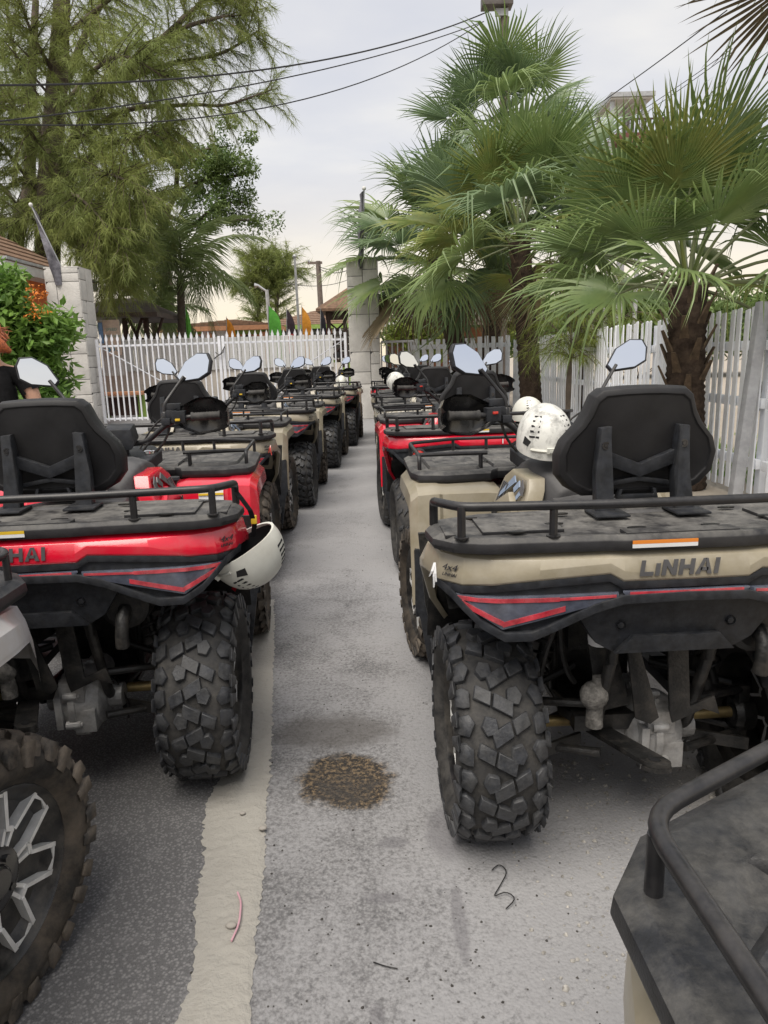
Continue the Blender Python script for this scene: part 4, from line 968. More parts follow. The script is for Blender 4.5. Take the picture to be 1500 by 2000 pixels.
M['whitewood'] = mat('white_painted_wood', (.82, .85, .90), .55, var=.04, vscale=5, dust=.12, dcol=(.42, .41, .40), dscale=9, dthr=.58, bump=.15, bscale=60)
M['whitesteel'] = mat('white_painted_steel', (.74, .75, .80), .45, var=.05, dust=.2, dcol=(.40, .36, .33), dscale=8, dthr=.6)
M['stucco'] = mat('white_stucco', (.60, .58, .55), .9, var=.07, vscale=3, dust=.35, dcol=(.40, .38, .35), dscale=14, dthr=.6, bump=1.0, bscale=45, spec=.2)
M['joint'] = mat('stucco_joint', (.13, .125, .12), .95, var=.1)
M['brownwood'] = mat('dark_brown_wood', (.055, .03, .022), .7, var=.25, vscale=8, bump=.2, bscale=50)
M['shingle'] = mat('brown_shingle', (.21, .13, .085), .9, var=.2, vscale=7, bump=.3, bscale=25)
M['greenwall'] = mat('lime_wall', (.28, .42, .10), .8, var=.06); M['orangewall'] = mat('orange_wall', (.60, .16, .05), .8, var=.07); M['peach'] = mat('peach_trim', (.62, .30, .16), .8, var=.06)
M['pane'] = mat('dark_window', (.02, .025, .03), .12, var=.2, coat=.5); M['whitepaint'] = mat('white_paint', (.66, .66, .64), .6, var=.05)
M['pole'] = mat('weathered_pole', (.17, .14, .12), .85, var=.2, vscale=4, bump=.2, bscale=40); M['steel'] = mat('galvanised_steel', (.42, .43, .44), .45, metal=.4, var=.1)
M['cable'] = mat('black_cable', (.02, .02, .022), .6, var=.1)
M['creamwall'] = mat('cream_masonry', (.62, .57, .50), .85, var=.06, vscale=2, bump=.3, bscale=12)

# ---- pillars of irregular stucco blocks
def pillar(label, cx, cy, wd, dp, H):
    p = empty('gate_pillar', (cx, cy, 0)); tag(p, label, 'pillar', 'stucco gate pillars')
    put('core', MB().box((0, 0, H / 2), (wd - .03, dp - .03, H - .02)).mesh('core', 30), M['joint'], p)
    g = .014
    def face(wid, seed, place, mirror):
        rn = random.Random(seed); z = 0.0; row = 0
        def block(a, b, z0, z1, ch):
            A, B = a + g / 2, b - g / 2; poly = [(A, z0 + g / 2), (B, z0 + g / 2), (B, z1 - g / 2), (A + ch, z1 - g / 2)] + ([(A, z1 - g / 2 - ch)] if ch else [])
            put('stone_block', MB().prism(poly, 0, .022, place).mesh('stone_block', 30, .003), M['stucco'], p)
        while z < H - .05:
            h = min(rn.uniform(.55, .95), H - z)
            if H - z - h < .3: h = H - z
            sp = -wid / 2 + wid * rn.choice((.32, .5, .68)); k = rn.choice((.35, .62))
            for i, (a, b) in enumerate(((-wid / 2, sp), (sp, wid / 2))):
                j = z + h * (k if i else 1 - k)
                if rn.random() < .25: block(a, b, z, z + h, .06 if i == 0 else 0)
                else: block(a, b, z, j, 0); block(a, b, j, z + h, .06 if rn.random() < .3 else 0)
            z += h; row += 1
    face(wd, int(abs(cx) * 10) + 3, lambda a, b, h: (a, -dp / 2 + .012 - h, b), 0)
    face(dp, int(abs(cx) * 10) + 8, lambda a, b, h: (wd / 2 - .012 + h, a, b), 0)
    face(dp, int(abs(cx) * 10) + 9, lambda a, b, h: (-wd / 2 + .012 - h, a, b), 0)
    put('cap', MB().box((0, 0, H + .01), (wd + .02, dp + .02, .04)).mesh('cap', 30, .01), M['stucco'], p)
    return p
GY = 18.4
tl, tr = at(108, 560, GY), at(178, 560, GY); pillar('white stucco gate pillar beside the leafy bush', at(136, 560, GY).x, GY, .82, .80, at(140, 527, GY).z)
pillar('white stucco gate pillar at the end of the lane between both rows', at(709, 560, GY).x, GY, .74, .74, at(709, 510, GY).z)

# ---- steel picket gate, two leaves
def gate_leaf(label, x0, x1, hinge_left):
    g = empty('gate_leaf', (x0, GY, 0)); tag(g, label, 'gate', 'white steel gate leaves'); W = x1 - x0; zt, zb = 1.98, .16
    for x in (.03, W - .03): put('stile', MB().box((x, 0, 1.1), (.065, .05, 2.1)).mesh('stile', 30, .004), M['whitesteel'], g)
    for z in (zb, zt): put('rail', MB().box((W / 2, 0, z), (W, .04, .05)).mesh('rail', 30, .003), M['whitesteel'], g)
    a, b = ((.06, zt), (W - .06, zb)) if hinge_left else ((W - .06, zt), (.06, zb))
    put('brace', MB().tube([(a[0], .03, a[1]), (b[0], .03, b[1])], .014, 6).mesh('brace', 40), M['whitesteel'], g)
    def pk():
        mb = MB(); mb.box((0, 0, 1.11), (.032, .032, 2.0)); mb.prism([(-.026, 2.10), (.026, 2.10), (.034, 2.16), (0, 2.27), (-.034, 2.16)], -.012, .012, lambda a, b, h: (a, h, b)); return mb.mesh('picket', 30)
    n = int(W / .142)
    for i in range(1, n): put('picket', shared('gatepicket', pk), M['whitesteel'], g, (W * i / n, -.03, 0))
    return g
gx0, gx1 = at(190, 700, GY).x, at(678, 700, GY).x; gm = (gx0 + gx1) / 2
gate_leaf('white steel picket gate leaf hinged at the pillar beside the bush', gx0, gm - .02, True); gate_leaf('white steel picket gate leaf hinged at the pillar between both rows', gm + .02, gx1, False)
ch = put('chain', MB().tube([Vector((gm - .15, GY - .05, 1.75)), Vector((gm - .05, GY - .09, 1.68)), Vector((gm + .05, GY - .09, 1.74)), Vector((gm + .1, GY - .05, 1.90)), Vector((gm, GY - .09, 1.72)), Vector((gm - .2, GY - .05, 1.6))], .012, 6).mesh('chain', 50), M['grime']); tag(ch, 'dark chain tied round the middle of the white gate', 'chain')

# ---- wooden picket fence along the right
def picket(h, w, t=.022):
    return MB().prism([(-w / 2, .06), (w / 2, .06), (w / 2, h), (-w / 2 + .01, h + .012), (-w / 2, h)], 0, t, lambda a, b, hh: (hh, a, b)).mesh('picket', 30, .002, 1)
FX = 3.62
secs = [(3.2, 6.75), (6.85, 9.6), (9.7, 12.9), (13.0, 16.3), (16.4, 19.7)]
names = ['nearest length of white picket fence behind the drooping palm leaf', 'white picket fence length just past the nearest palm trunk', 'middle length of the white picket fence along the lot', 'white picket fence length beside the second palm trunk', 'farthest length of the long white picket fence']
for (y0, y1), lb in zip(secs, names):
    f = empty('picket_fence', (FX, y0, 0)); tag(f, lb, 'fence', 'white picket fence lengths'); Ln = y1 - y0; hh = 1.86 if y0 > 5 else 1.95
    for z in (.36, .95, 1.50): put('rail', shared(('frail', round(Ln, 2)), lambda: MB().box((.045, Ln / 2, 0), (.045, Ln, .095)).mesh('rail', 30, .003)), M['whitewood'], f, (0, 0, z))
    for y in (.05, Ln - .05): put('post', shared('fpost', lambda: MB().box((.12, 0, .9), (.10, .10, 1.8)).mesh('post', 30, .005)), M['whitewood'], f, (0, y, 0))
    n = int(Ln / .150); rn = random.Random(int(y0 * 10))
    for i in range(n): put('picket', shared(('pk', i % 3, hh), lambda: picket(hh - .01 * (i % 3), .084, .016)), M['whitewood'], f, (-.003, .06 + i * .150, rn.uniform(-.01, .012)), (rn.uniform(-.008, .008), rn.uniform(-.01, .01), 0))
f = empty('picket_fence', (.85, 19.9, 0)); tag(f, 'short white board fence crossing behind the far palm trunks', 'fence', 'white picket fence lengths')
for z in (.5, 1.75): put('rail', shared('xrail', lambda: MB().box((1.35, .05, 0), (2.8, .04, .12)).mesh('rail', 30, .003)), M['whitewood'], f, (0, 0, z))
for i in range(15): put('picket', shared('xpk', lambda: MB().box((0, 0, 1.0), (.125, .022, 1.95)).mesh('picket', 30, .003)), M['whitewood'], f, (i * .19, 0, random.uniform(-.03, .03)))
ps = put('fence_post', MB().box((0, 0, .95), (.10, .10, 1.9)).mesh('fence_post', 30, .006), mat('grey_post', (.33, .34, .36), .7), None, (3.42, 6.78, 0), (R(-2), R(5), 0)); tag(ps, 'leaning grey fence post beside the nearest palm trunk', 'post')
rl = empty('railing', (at(745, 690, 19).x, 19.0, 0)); tag(rl, 'low white tube railing beyond the pillar between both rows', 'railing'); W = .85
for z in (1.9, 1.2, .6): put('rail', MB().tube([(0, 0, z), (W, 0, z)], .03, 8).mesh('rail', 40), M['whitesteel'], rl)
for i in range(7): put('bar', shared('rlb', lambda: MB().tube([(0, 0, 0), (0, 0, 1.9)], .018, 8).mesh('bar', 40)), M['whitesteel'], rl, (W * i / 6, 0, 0))

# ---- yard behind the gate
wl = put('yard_wall', MB().box(((at(190, 700, 23).x + at(665, 700, 23).x) / 2, 23, .70), (at(665, 700, 23).x - at(190, 700, 23).x, .18, 1.40)).mesh('yard_wall', 30, .01), M['creamwall']); tag(wl, 'long cream masonry wall seen through the white gate', 'wall')
bf = empty('board_fence', (at(236, 700, 22.9).x, 22.85, 0)); tag(bf, 'white upright board fence on top of the cream wall', 'fence'); bw = at(664, 700, 22.85).x - at(236, 700, 22.85).x; rn = random.Random(4)
for i in range(int(bw / .125)): put('board', shared(('brd', i % 4), lambda: MB().box((0, 0, 1.80), (.112, .022, .98)).mesh('board', 30)), M['whitepaint'], bf, (i * .125, rn.uniform(0, .012), rn.uniform(-.015, .015) - .03 * (i * .125 / bw)))
sg = empty('corrugated_sign', (at(192, 650, 22.3).x, 22.3, 0)); tag(sg, 'tall white corrugated panel with a painted price sign', 'sign'); sw = at(236, 650, 22.3).x - sg.location.x; zt = at(215, 624, 22.3).z
cp = MB(); pr = [(i * sw / 24, .03 * (i % 2)) for i in range(25)]; cp.loft([[(x, y, 1.2) for x, y in pr], [(x, y, zt - .06 * x / sw) for x, y in pr]], False, False); put('sheet', cp.mesh('sheet', 0), M['whitepaint'], sg)
z0 = at(215, 640, 22.3).z; put('board', MB().box((.42, -.03, z0 - .30), (.50, .02, 1.05)).mesh('board', 30), mat('faded_peach_board', (.66, .56, .47), .8), sg); put('board', MB().box((.09, -.03, z0 - .15), (.13, .02, .62)).mesh('board', 30), mat('blue_board', (.20, .38, .66), .7), sg)
tq = mat('teal_paint', (.22, .42, .38), .7); bq = mat('blue_paint', (.10, .33, .50), .7)
for tx, sz, zz, mm in (('SPEED', .13, z0 - .06, tq), ('ZONE RIDE', .10, z0 - .26, tq), ('$33', .26, z0 - .62, bq)): put('lettering', text_mesh(tx, sz, .003), mm, sg, (.42, -.045, zz), (R(90), 0, 0))
def bench(px, py, Y, label):
    p = at(px, py, Y); b = empty('bench', (p.x, Y, 0)); tag(b, label, 'bench')
    put('seat', MB().box((0, 0, .72), (1.25, .42, .10)).mesh('seat', 30, .01), M['peach'], b)
    for x in (-.52, .52): put('leg', MB().prism([(-.16, 0), (.16, 0), (.10, .67), (-.10, .67)], -.03, .03, lambda a, c, h: (x + a, h, c)).mesh('leg', 30), M['greenwall'], b)
    put('shelf', MB().box((0, .05, .36), (.9, .3, .5)).mesh('shelf', 30), M['brownwood'], b)
bench(240, 790, 20.5, 'orange and green bench behind the white gate')

# ---- houses
def house(label, x0, x1, y0, y1, ze, zr, wall, fascia, over=.5, roof='shingle', ridge=None):
    h = empty('house', ((x0 + x1) / 2, (y0 + y1) / 2, 0)); tag(h, label, 'house'); W, D = x1 - x0, y1 - y0
    put('wall', MB().box((0, 0, ze / 2), (W, D, ze)).mesh('wall', 30), wall, h)
    put('fascia', MB().box((0, 0, ze + .02), (W + 2 * over, D + 2 * over, .22)).mesh('fascia', 30), fascia, h)
    rx = max(0, (W - D) / 2); a, b = W / 2 + over, D / 2 + over; mb = MB(); N = 9
    for i in range(N):       # shingle courses, each lapping the one below
        t0, t1 = i / N, (i + 1) / N
        f = lambda t, dz: [(-a + (a - rx) * t, -b + b * t, ze + .13 + (zr - ze) * t + dz), (a - (a - rx) * t, -b + b * t, ze + .13 + (zr - ze) * t + dz), (a - (a - rx) * t, b - b * t, ze + .13 + (zr - ze) * t + dz), (-a + (a - rx) * t, b - b * t, ze + .13 + (zr - ze) * t + dz)]
        mb.loft([f(t0, .0), f(t0, .035), f(t1, .0)], i == 0)
    put('roof', mb.mesh('roof', 25), M[roof], h); return h
def window(h, wx, wy, wz, w_, h_, frame, grid=(3, 4), rot=0):
    f = put('window', MB().prism([(-w_ / 2 - .09, -h_ / 2 - .09), (w_ / 2 + .09, -h_ / 2 - .09), (w_ / 2 + .09, h_ / 2 + .09), (-w_ / 2 - .09, h_ / 2 + .09)], -.03, .05, lambda a, b, hh: (a, hh, b)).mesh('window', 30), frame, h, (wx, wy, wz), (0, 0, rot))
    put('pane', MB().box((0, -.04, 0), (w_, .02, h_)).mesh('pane', 30), M['pane'], f); mb = MB()
    for i in range(1, grid[0]): mb.box((-w_ / 2 + w_ * i / grid[0], -.06, 0), (.035, .03, h_))
    for i in range(1, grid[1]): mb.box((0, -.061, -h_ / 2 + h_ * i / grid[1]), (w_, .03, .035))
    put('muntin', mb.mesh('muntin', 0), M['whitepaint'], f)
h1 = house('orange house with a brown shingle roof and green corner post behind the bush', -17.0, -8.75, 17.2, 21.6, 3.75, 5.4, M['orangewall'], M['whitepaint'], .45)
put('corner_post', MB().box((3.5, -2.3, 1.9), (.5, .3, 3.7)).mesh('corner_post', 30), M['greenwall'], h1); put('gutter', MB().box((0, 0, 3.93), (9.3, 5.4, .06)).mesh('gutter', 30), M['steel'], h1); put('trim', MB().box((4.15, 0, 2.6), (.06, 4.3, .35)).mesh('trim', 30), M['greenwall'], h1)
Y = 38; x0, x1 = at(338, 660, Y).x, at(522, 660, Y).x
h2 = house('lime green house with peach trim and brown roof behind the orange flag', x0, x1, Y, Y + 7, at(430, 643, Y).z, at(430, 622, Y).z, M['greenwall'], M['peach'], .7)
cx = (x0 + x1) / 2
for px, w_ in ((362, .9), (385, 1.2), (473, .9), (497, .6)): window(h2, at(px, 680, Y).x - cx, -3.52, at(px, 684, Y).z, w_, 1.4, M['peach'])
put('door', MB().box((at(430, 680, Y).x - cx, -3.55, 1.7), (1.7, .1, 3.2)).mesh('door', 30), M['whitepaint'], h2)
for px in (412, 455, 520): put('column', MB().box((at(px, 680, Y).x - cx, -3.6, 1.5), (.28, .28, 3.0)).mesh('column', 30), M['peach'], h2)
Y = 41; x0, x1 = at(530, 660, Y).x, at(720, 660, Y).x; cx = (x0 + x1) / 2
h3 = house('lime green house with orange band behind the second orange flag', x0, x1, Y, Y + 7, at(600, 640, Y).z, at(600, 600, Y).z, M['greenwall'], M['greenwall'], .7)
put('band', MB().box((0, -3.53, at(600, 650, Y).z), (x1 - x0 - .4, .1, .5)).mesh('band', 30), M['orangewall'], h3)
for px, w_ in ((553, 1.0), (580, 1.0), (608, 1.0), (622, .8), (672, 1.1)): window(h3, at(px, 680, Y).x - cx, -3.6, at(px, 672, Y).z, w_, 1.5, M['whitepaint'])
# dark pavilion with branching posts
Y = 25; x0, x1 = at(175, 610, Y).x, at(300, 610, Y).x; pv = empty('pavilion', ((x0 + x1) / 2, Y, 0)); tag(pv, 'dark open pavilion with branching timber posts behind the price sign', 'pavilion'); W = x1 - x0; ze = at(250, 618, Y).z
mb = MB(); mb.loft([[(-W / 2 - .6, -.3, ze), (W / 2 + .2, -.3, ze - .05), (W / 2 + .2, 4, ze - .05), (-W / 2 - .6, 4, ze)], [(-W / 2 - .6, -.3, ze + .16), (W / 2 + .2, -.3, ze + .1), (W / 2 + .2, 4, ze + .1), (-W / 2 - .6, 4, ze + .16)], [(-W / 2, 1.8, ze + .75), (0, 1.8, ze + .75), (0, 2.2, ze + .75), (-W / 2, 2.2, ze + .75)]]); put('roof', mb.mesh('roof', 20), mat('dark_roof', (.11, .085, .075), .85), pv)
for x in (-.1, W / 2 - .45):
    put('post', MB().tube([(x, .5, 0), (x, .5, ze)], .10, 8).mesh('post', 40), M['brownwood'], pv)
    for s in (-1, 1): put('brace', MB().tube([(x, .5, 1.7), (x + s * .62, .5, ze)], .05, 6).mesh('brace', 40), M['brownwood'], pv)
put('rail', MB().box((0, .45, 2.35), (W, .06, .14)).mesh('rail', 30), M['brownwood'], pv)
# brown kiosk with lattice
Y = 29; x0, x1 = at(636, 610, Y).x, at(760, 610, Y).x; ks = empty('kiosk', ((x0 + x1) / 2, Y, 0)); tag(ks, 'brown lattice kiosk with a hipped shingle roof beside the pillar', 'kiosk'); W = x1 - x0; ze = at(660, 608, Y).z
mb = MB(); mb.loft([[(-W / 2 - .35, -.4, ze), (W / 2 + .4, -.4, ze), (W / 2 + .4, 2.6, ze), (-W / 2 - .35, 2.6, ze)], [(-W / 2 - .35, -.4, ze + .1), (W / 2 + .4, -.4, ze + .1), (W / 2 + .4, 2.6, ze + .1), (-W / 2 - .35, 2.6, ze + .1)], [(-.1, 1.0, ze + 1.15), (.1, 1.0, ze + 1.15), (.1, 1.2, ze + 1.15), (-.1, 1.2, ze + 1.15)]]); put('roof', mb.mesh('roof', 20), M['shingle'], ks)
put('beam', MB().box((0, 0, ze - .17), (W, .12, .30)).mesh('beam', 30), M['brownwood'], ks)
for x in (-W / 2 + .1, -W / 2 + .75, W / 2 - .1): put('post', MB().box((x, 0, ze / 2), (.16, .16, ze)).mesh('post', 30), M['brownwood'], ks)
for i in range(5): put('lattice', MB().tube([(-W / 2 + .15, 0, .8 + i * .4), (-W / 2 + .7, 0, 1.3 + i * .4)], .035, 4).mesh('lattice', 30), M['brownwood'], ks); put('lattice', MB().tube([(-W / 2 + .7, .05, .8 + i * .4), (-W / 2 + .15, .05, 1.3 + i * .4)], .035, 4).mesh('lattice', 30), M['brownwood'], ks)
put('sign', MB().box((-W / 2 + 1.15, -.12, ze - .32), (.5, .03, .26)).mesh('sign', 30), M['whitepaint'], ks)
# shed behind the right palms
Y = 27; x0, x1 = at(752, 630, Y).x, at(995, 630, Y).x; sh = empty('shed', ((x0 + x1) / 2, Y, 0)); tag(sh, 'open shed with dark roof and white fascia behind the palms', 'shed'); W = x1 - x0; ze = at(800, 632, Y).z
mb = MB(); mb.loft([[(-W / 2, -.4, ze - .1), (-W / 4, -.4, ze + .18), (W / 4, -.4, ze + .22), (W / 2, -.4, ze - .02), (W / 2, 3, ze), (-W / 2, 3, ze)], [(-W / 2, -.4, ze + .02), (-W / 4, -.4, ze + .32), (W / 4, -.4, ze + .36), (W / 2, -.4, ze + .12), (W / 2, 3, ze + .14), (-W / 2, 3, ze + .14)]]); put('fascia', mb.mesh('fascia', 20), M['whitepaint'], sh)
mb = MB(); mb.loft([[(-W / 2 - .05, -.38, ze + .03), (-W / 4, -.38, ze + .34), (W / 4, -.38, ze + .38), (W / 2 + .05, -.38, ze + .14), (W / 2, 3, ze + .16), (-W / 2, 3, ze + .16)], [(-W / 4, 1, ze + .85), (-W / 8, 1, ze + .9), (W / 8, 1, ze + .9), (W / 4, 1, ze + .85), (W / 4, 1.6, ze + .85), (-W / 4, 1.6, ze + .85)]]); put('roof', mb.mesh('roof', 20), mat('charcoal_shingle', (.07, .058, .055), .9), sh)
for x in (-W / 2 + .25, -W / 6, W / 6, W / 2 - .3): put('post', MB().box((x, 0, ze / 2), (.16, .16, ze - .1)).mesh('post', 30), M['brownwood'], sh)
put('back_wall', MB().box((0, 2.6, ze / 2), (W - .3, .1, ze - .2)).mesh('back_wall', 30), mat('rust_wall', (.30, .12, .06), .8), sh)
# look-out tower
Y = 30; p = at(1255, 240, Y); tw = empty('lookout_tower', (p.x, Y, 0)); tag(tw, 'lookout tower with white canopy and brown balcony above the palms', 'tower'); zr, zf = at(1250, 188, Y).z, at(1250, 272, Y).z; zl = at(1250, 236, Y).z
put('canopy', MB().box((-.5, .8, zr), (1.7, 2.2, .16)).mesh('canopy', 30), M['steel'], tw); put('ceiling', MB().box((-.52, .85, zr - .11), (1.6, 2.1, .06)).mesh('ceiling', 30), M['whitepaint'], tw)
for x, y in ((.02, 0), (-.42, .9), (-1.2, 0), (-1.2, 1.8), (.02, 1.8)): put('post', MB().box((x, y, (zr - .1) / 2), (.14, .14, zr - .1)).mesh('post', 30), M['steel'], tw)
put('floor', MB().box((-.1, .8, zf), (2.0, 2.2, .34)).mesh('floor', 30), mat('red_brown_wood', (.14, .05, .04), .7), tw)
put('side_panel', MB().prism([(.35, zf), (.9, zf), (.95, zl + .05), (.62, zl + .05)], -.2, -.1, lambda a, b, h: (a, h, b)).mesh('side_panel', 30), M['brownwood'], tw)
put('handrail', MB().box((-.1, -.24, zl), (1.4, .05, .06)).mesh('handrail', 30), M['brownwood'], tw)
for i in range(12): put('baluster', shared('bal', lambda: MB().box((0, 0, 0), (.028, .028, zl - zf)).mesh('baluster', 30)), M['brownwood'], tw, (-.75 + i * .11, -.24, (zl + zf) / 2))

# ---- poles, wires, lamps
def wire(label, a, b, sag, r=.012, nm='power_line', twist=False):
    a, b = Vector(a), Vector(b); pts = [a.lerp(b, i / 24) - Vector((0, 0, sag * 4 * (i / 24) * (1 - i / 24))) for i in range(25)]
    o = put(nm, MB().tube(pts, r, 5).mesh(nm, 50), M['cable']); tag(o, label, 'power line', 'overhead power lines')
PY = 25; pt = at(985, 10, PY); up = empty('utility_pole', (pt.x, PY, 0)); tag(up, 'utility pole with a lamp box rising behind the tall palm', 'utility pole')
put('shaft', MB().tube([(0, 0, 0), (0, 0, pt.z + .6)], [.16, .12], 10).mesh('shaft', 40), M['pole'], up); put('lamp_box', MB().box((-.25, -.1, pt.z + .05), (.95, .5, .32)).mesh('lamp_box', 30, .02), mat('grey_box', (.12, .105, .10), .6), up)
put('bracket', MB().box((-.1, -.12, pt.z - .25), (.4, .1, .2)).mesh('bracket', 30), M['steel'], up)
for i, (q0, q1, s, r) in enumerate((((955, 22), (-60, 166), .55, .019), ((945, 42), (-60, 243), .35, .014), ((940, 45), (-60, 240), .9, .014))):
    wire(('upper', 'middle', 'lower')[i] + ' power line sagging from the pole across to the pine', at(q0[0], q0[1], PY), at(q1[0], q1[1], 13), s, r)
for i, (q0, q1) in enumerate((((1010, 305), (1420, 20)), ((1060, 330), (1430, 95)), ((1070, 336), (1430, 102)))): wire(('thick wire', 'thin upper wire', 'thin lower wire')[i] + ' rising behind the palms toward the upper corner', at(*q0, 34), at(*q1, 20), .15, (.016, .010, .010)[i])
Y = 46; p0, p1 = at(626, 640, Y), at(618, 510, Y); up2 = empty('utility_pole', (p1.x + .1, Y, 0)); tag(up2, 'distant wooden utility pole beside the kiosk roof', 'utility pole')
put('shaft', MB().tube([(.1, 0, 0), (0, 0, p1.z)], [.2, .15], 8).mesh('shaft', 40), M['pole'], up2); put('crossarm', MB().box((-.2, 0, p1.z - .1), (.9, .14, .14)).mesh('crossarm', 30), M['pole'], up2); put('insulator', MB().tube([(-.5, 0, p1.z - .1), (-.6, 0, p1.z + .05)], .08, 6).mesh('insulator', 40), M['steel'], up2)
for i, (q0, q1) in enumerate((((622, 520), (700, 500)), ((622, 524), (705, 512)), ((555, 552), (690, 542)))): wire(('high', 'lower', 'faint')[i] + ' wire near the distant utility pole', at(*q0, 46), at(*q1, 40 if i < 2 else 60), .4, .022)
Y = 31; p1 = at(573, 502, Y); fp = empty('flagpole', (p1.x + .05, Y, 0)); tag(fp, 'slim bare grey flagpole in the yard', 'flagpole'); put('shaft', MB().tube([(.05, 0, 0), (0, 0, p1.z)], [.07, .045], 8).mesh('shaft', 40), M['steel'], fp); put('finial', MB().ball((0, 0, p1.z + .02), .09, 8, 6).mesh('finial', 50), M['steel'], fp)
Y = 44; p1 = at(521, 566, Y); lp = empty('street_lamp', (p1.x, Y, 0)); tag(lp, 'pale street lamp in front of the distant pines', 'street lamp'); put('shaft', MB().tube([(.1, 0, 0), (0, 0, p1.z)], [.14, .10], 8).mesh('shaft', 40), M['steel'], lp); put('lamp', MB().tube([(0, 0, p1.z - .1), (-.5, 0, p1.z + .25), (-.7, 0, p1.z + .25)], [.06, .08, .16], 8).mesh('lamp', 40), M['steel'], lp)
# ---- flags
def feather(px, py0, py1, Y, w_, c, label, c2=None):
    a, b = at(px, py1, Y), at(px, py0, Y); fl = empty('feather_flag', (a.x, Y, 0)); tag(fl, label, 'flag', 'feather flags in the yard'); H = b.z; n = 14; L_, T = [], []
    put('pole', MB().tube([(0, 0, 0), (0, 0, H * .8), (.03, 0, H)], [.03, .022, .01], 6).mesh('pole', 40), M['steel'], fl)
    mb = MB(); rows = []
    for i in range(n + 1):
        t = i / n; z = .9 + (H - .95) * t; ww = w_ * .72 * (1 if t < .72 else max(.03, 1 - ((t - .72) / .28) ** 2.2)); wv = .10 * math.sin(t * 7)
        rows.append([(.02, wv * .3, z), (.02 + ww * .5, wv, z), (.02 + ww, wv * .4 + .08, z)])
    for k, (r0, r1) in enumerate(zip(rows, rows[1:])): mb.loft([r0, r1], False, False, m=0 if not c2 or k > 8 or k < 5 else 1)
    put('cloth', mb.mesh('cloth', 60, recalc=False), [mat('flag_' + label.split()[0], c, .8, trans=.35)] + ([mat('flag2_' + label.split()[0], c2, .8, trans=.35)] if c2 else []), fl)
feather(370, 596, 720, 27, .22, (.16, .50, .07), 'thin green feather flag beside the coconut palm trunk'); feather(448, 618, 720, 28, .42, (.75, .28, .03), 'orange feather flag in front of the peach trimmed house')
feather(530, 594, 720, 27, .60, (.14, .50, .07), 'wide green feather flag between both lime houses'); feather(567, 600, 760, 25, .36, (.055, .035, .045), 'dark feather flag with a red middle, next to the flagpole', (.55, .05, .05))
feather(594, 596, 720, 28, .46, (.78, .33, .04), 'orange feather flag right of the bare flagpole'); feather(630, 600, 720, 27, .26, (.02, .02, .03), 'narrow black feather flag in front of the kiosk')
def pirate(label, base, tip, cloth):
    f = empty('pirate_flag', base); tag(f, label, 'flag'); b, t = Vector(base), Vector(tip); put('pole', MB().tube([(0, 0, 0), t - b], .016, 8).mesh('pole', 40), M['steel'], f); put('finial', MB().ball(t - b, .05, 8, 6).mesh('finial', 50), M['whitepaint'], f)
    mb = MB(); rows = []
    for u, pts in cloth: rows.append([Vector(p) - b for p in pts])
    mb.loft(rows, False, False); put('cloth', mb.mesh('cloth', 60, recalc=False), mat('flagcloth', (.035, .033, .040), .75, var=.3, vscale=2.0, dust=.85, dcol=(.36, .35, .40), dscale=2.2, dthr=.46, trans=.3), f)
    return f
Y = GY - .42
q = lambda px, py, d=0: tuple(at(px, py, Y + d))
cl = [(0, [q(64, 404), q(66, 405, .05), q(69, 412)])] + [(i, [q(62 + i * 5.2, 404 + i * 17.5, .12 * math.sin(i)), q(70 + i * 5.6, 404 + i * 17.5, -.12 * math.cos(i * 1.3)), q(70 + i * 7.0, 414 + i * 15.0, .1)]) for i in range(1, 7)] + [(7, [q(100, 535, .05), q(108, 540, -.1), q(118, 520, 0)]), (8, [q(106, 556, .05), q(112, 558, -.06), q(121, 556, 0)])]
pirate('drooping black and grey flag on a slanted pole beside the bush', q(132, 546, .1), q(60, 400), cl)
Y = GY - .40
cl = [(i, [q(711 - .2 * i, 372 + i * 12.6, .05 * math.sin(i)), q(707 - (2.5 if i > 3 else .8) * math.sin(i * 1.1) - i * .3, 374 + i * 12.6, -.08), q(700 + 2 * math.sin(i * 1.7) + (2 if i < 3 else 0), 380 + i * 12.3, .06 * math.cos(i))]) for i in range(13)]
pirate('tattered black flag hanging above the pillar between both rows', q(709, 540, .1), q(711, 368), cl)
# ================================================================ vegetation
M['fan'] = mat('fan_leaf', (.235, .31, .11), .34, c2=(.14, .215, .085), vscale=1.1, trans=.34, spec=.5, dust=.5, dcol=(.30, .34, .14), dscale=4, dthr=.6)
M['fanblue'] = mat('fan_leaf_bluish', (.185, .26, .125), .38, c2=(.115, .18, .095), vscale=1.0, trans=.32, spec=.5, dust=.4, dcol=(.24, .28, .15), dscale=1.4, dthr=.58)
M['fanyellow'] = mat('fan_leaf_yellowing', (.27, .33, .10), .42, c2=(.17, .24, .08), vscale=1.4, trans=.38, spec=.4, dust=.6, dcol=(.45, .37, .12), dscale=2.2, dthr=.55)
M['fandry'] = mat('fan_leaf_dry', (.24, .19, .12), .8, c2=(.14, .11, .07), vscale=2, trans=.15, spec=.2)
M['petiole'] = mat('petiole', (.17, .20, .09), .5, c2=(.12, .14, .07), vscale=3)
M['bark'] = mat('palm_bark', (.075, .055, .042), .95, c2=(.03, .022, .018), vscale=9, bump=.9, bscale=28, spec=.1)
M['boot'] = mat('palm_boot', (.13, .095, .065), .9, c2=(.05, .038, .028), vscale=7, bump=.5, bscale=40, spec=.15)
M['pinebark'] = mat('pine_bark', (.13, .105, .085), .95, c2=(.06, .05, .042), vscale=3, bump=.8, bscale=14, spec=.1)
M['needle'] = mat('casuarina_needles', (.27, .32, .095), .55, c2=(.155, .21, .07), vscale=.35, trans=.35, spec=.25, dust=.55, dcol=(.27, .27, .08), dscale=.5, dthr=.5)
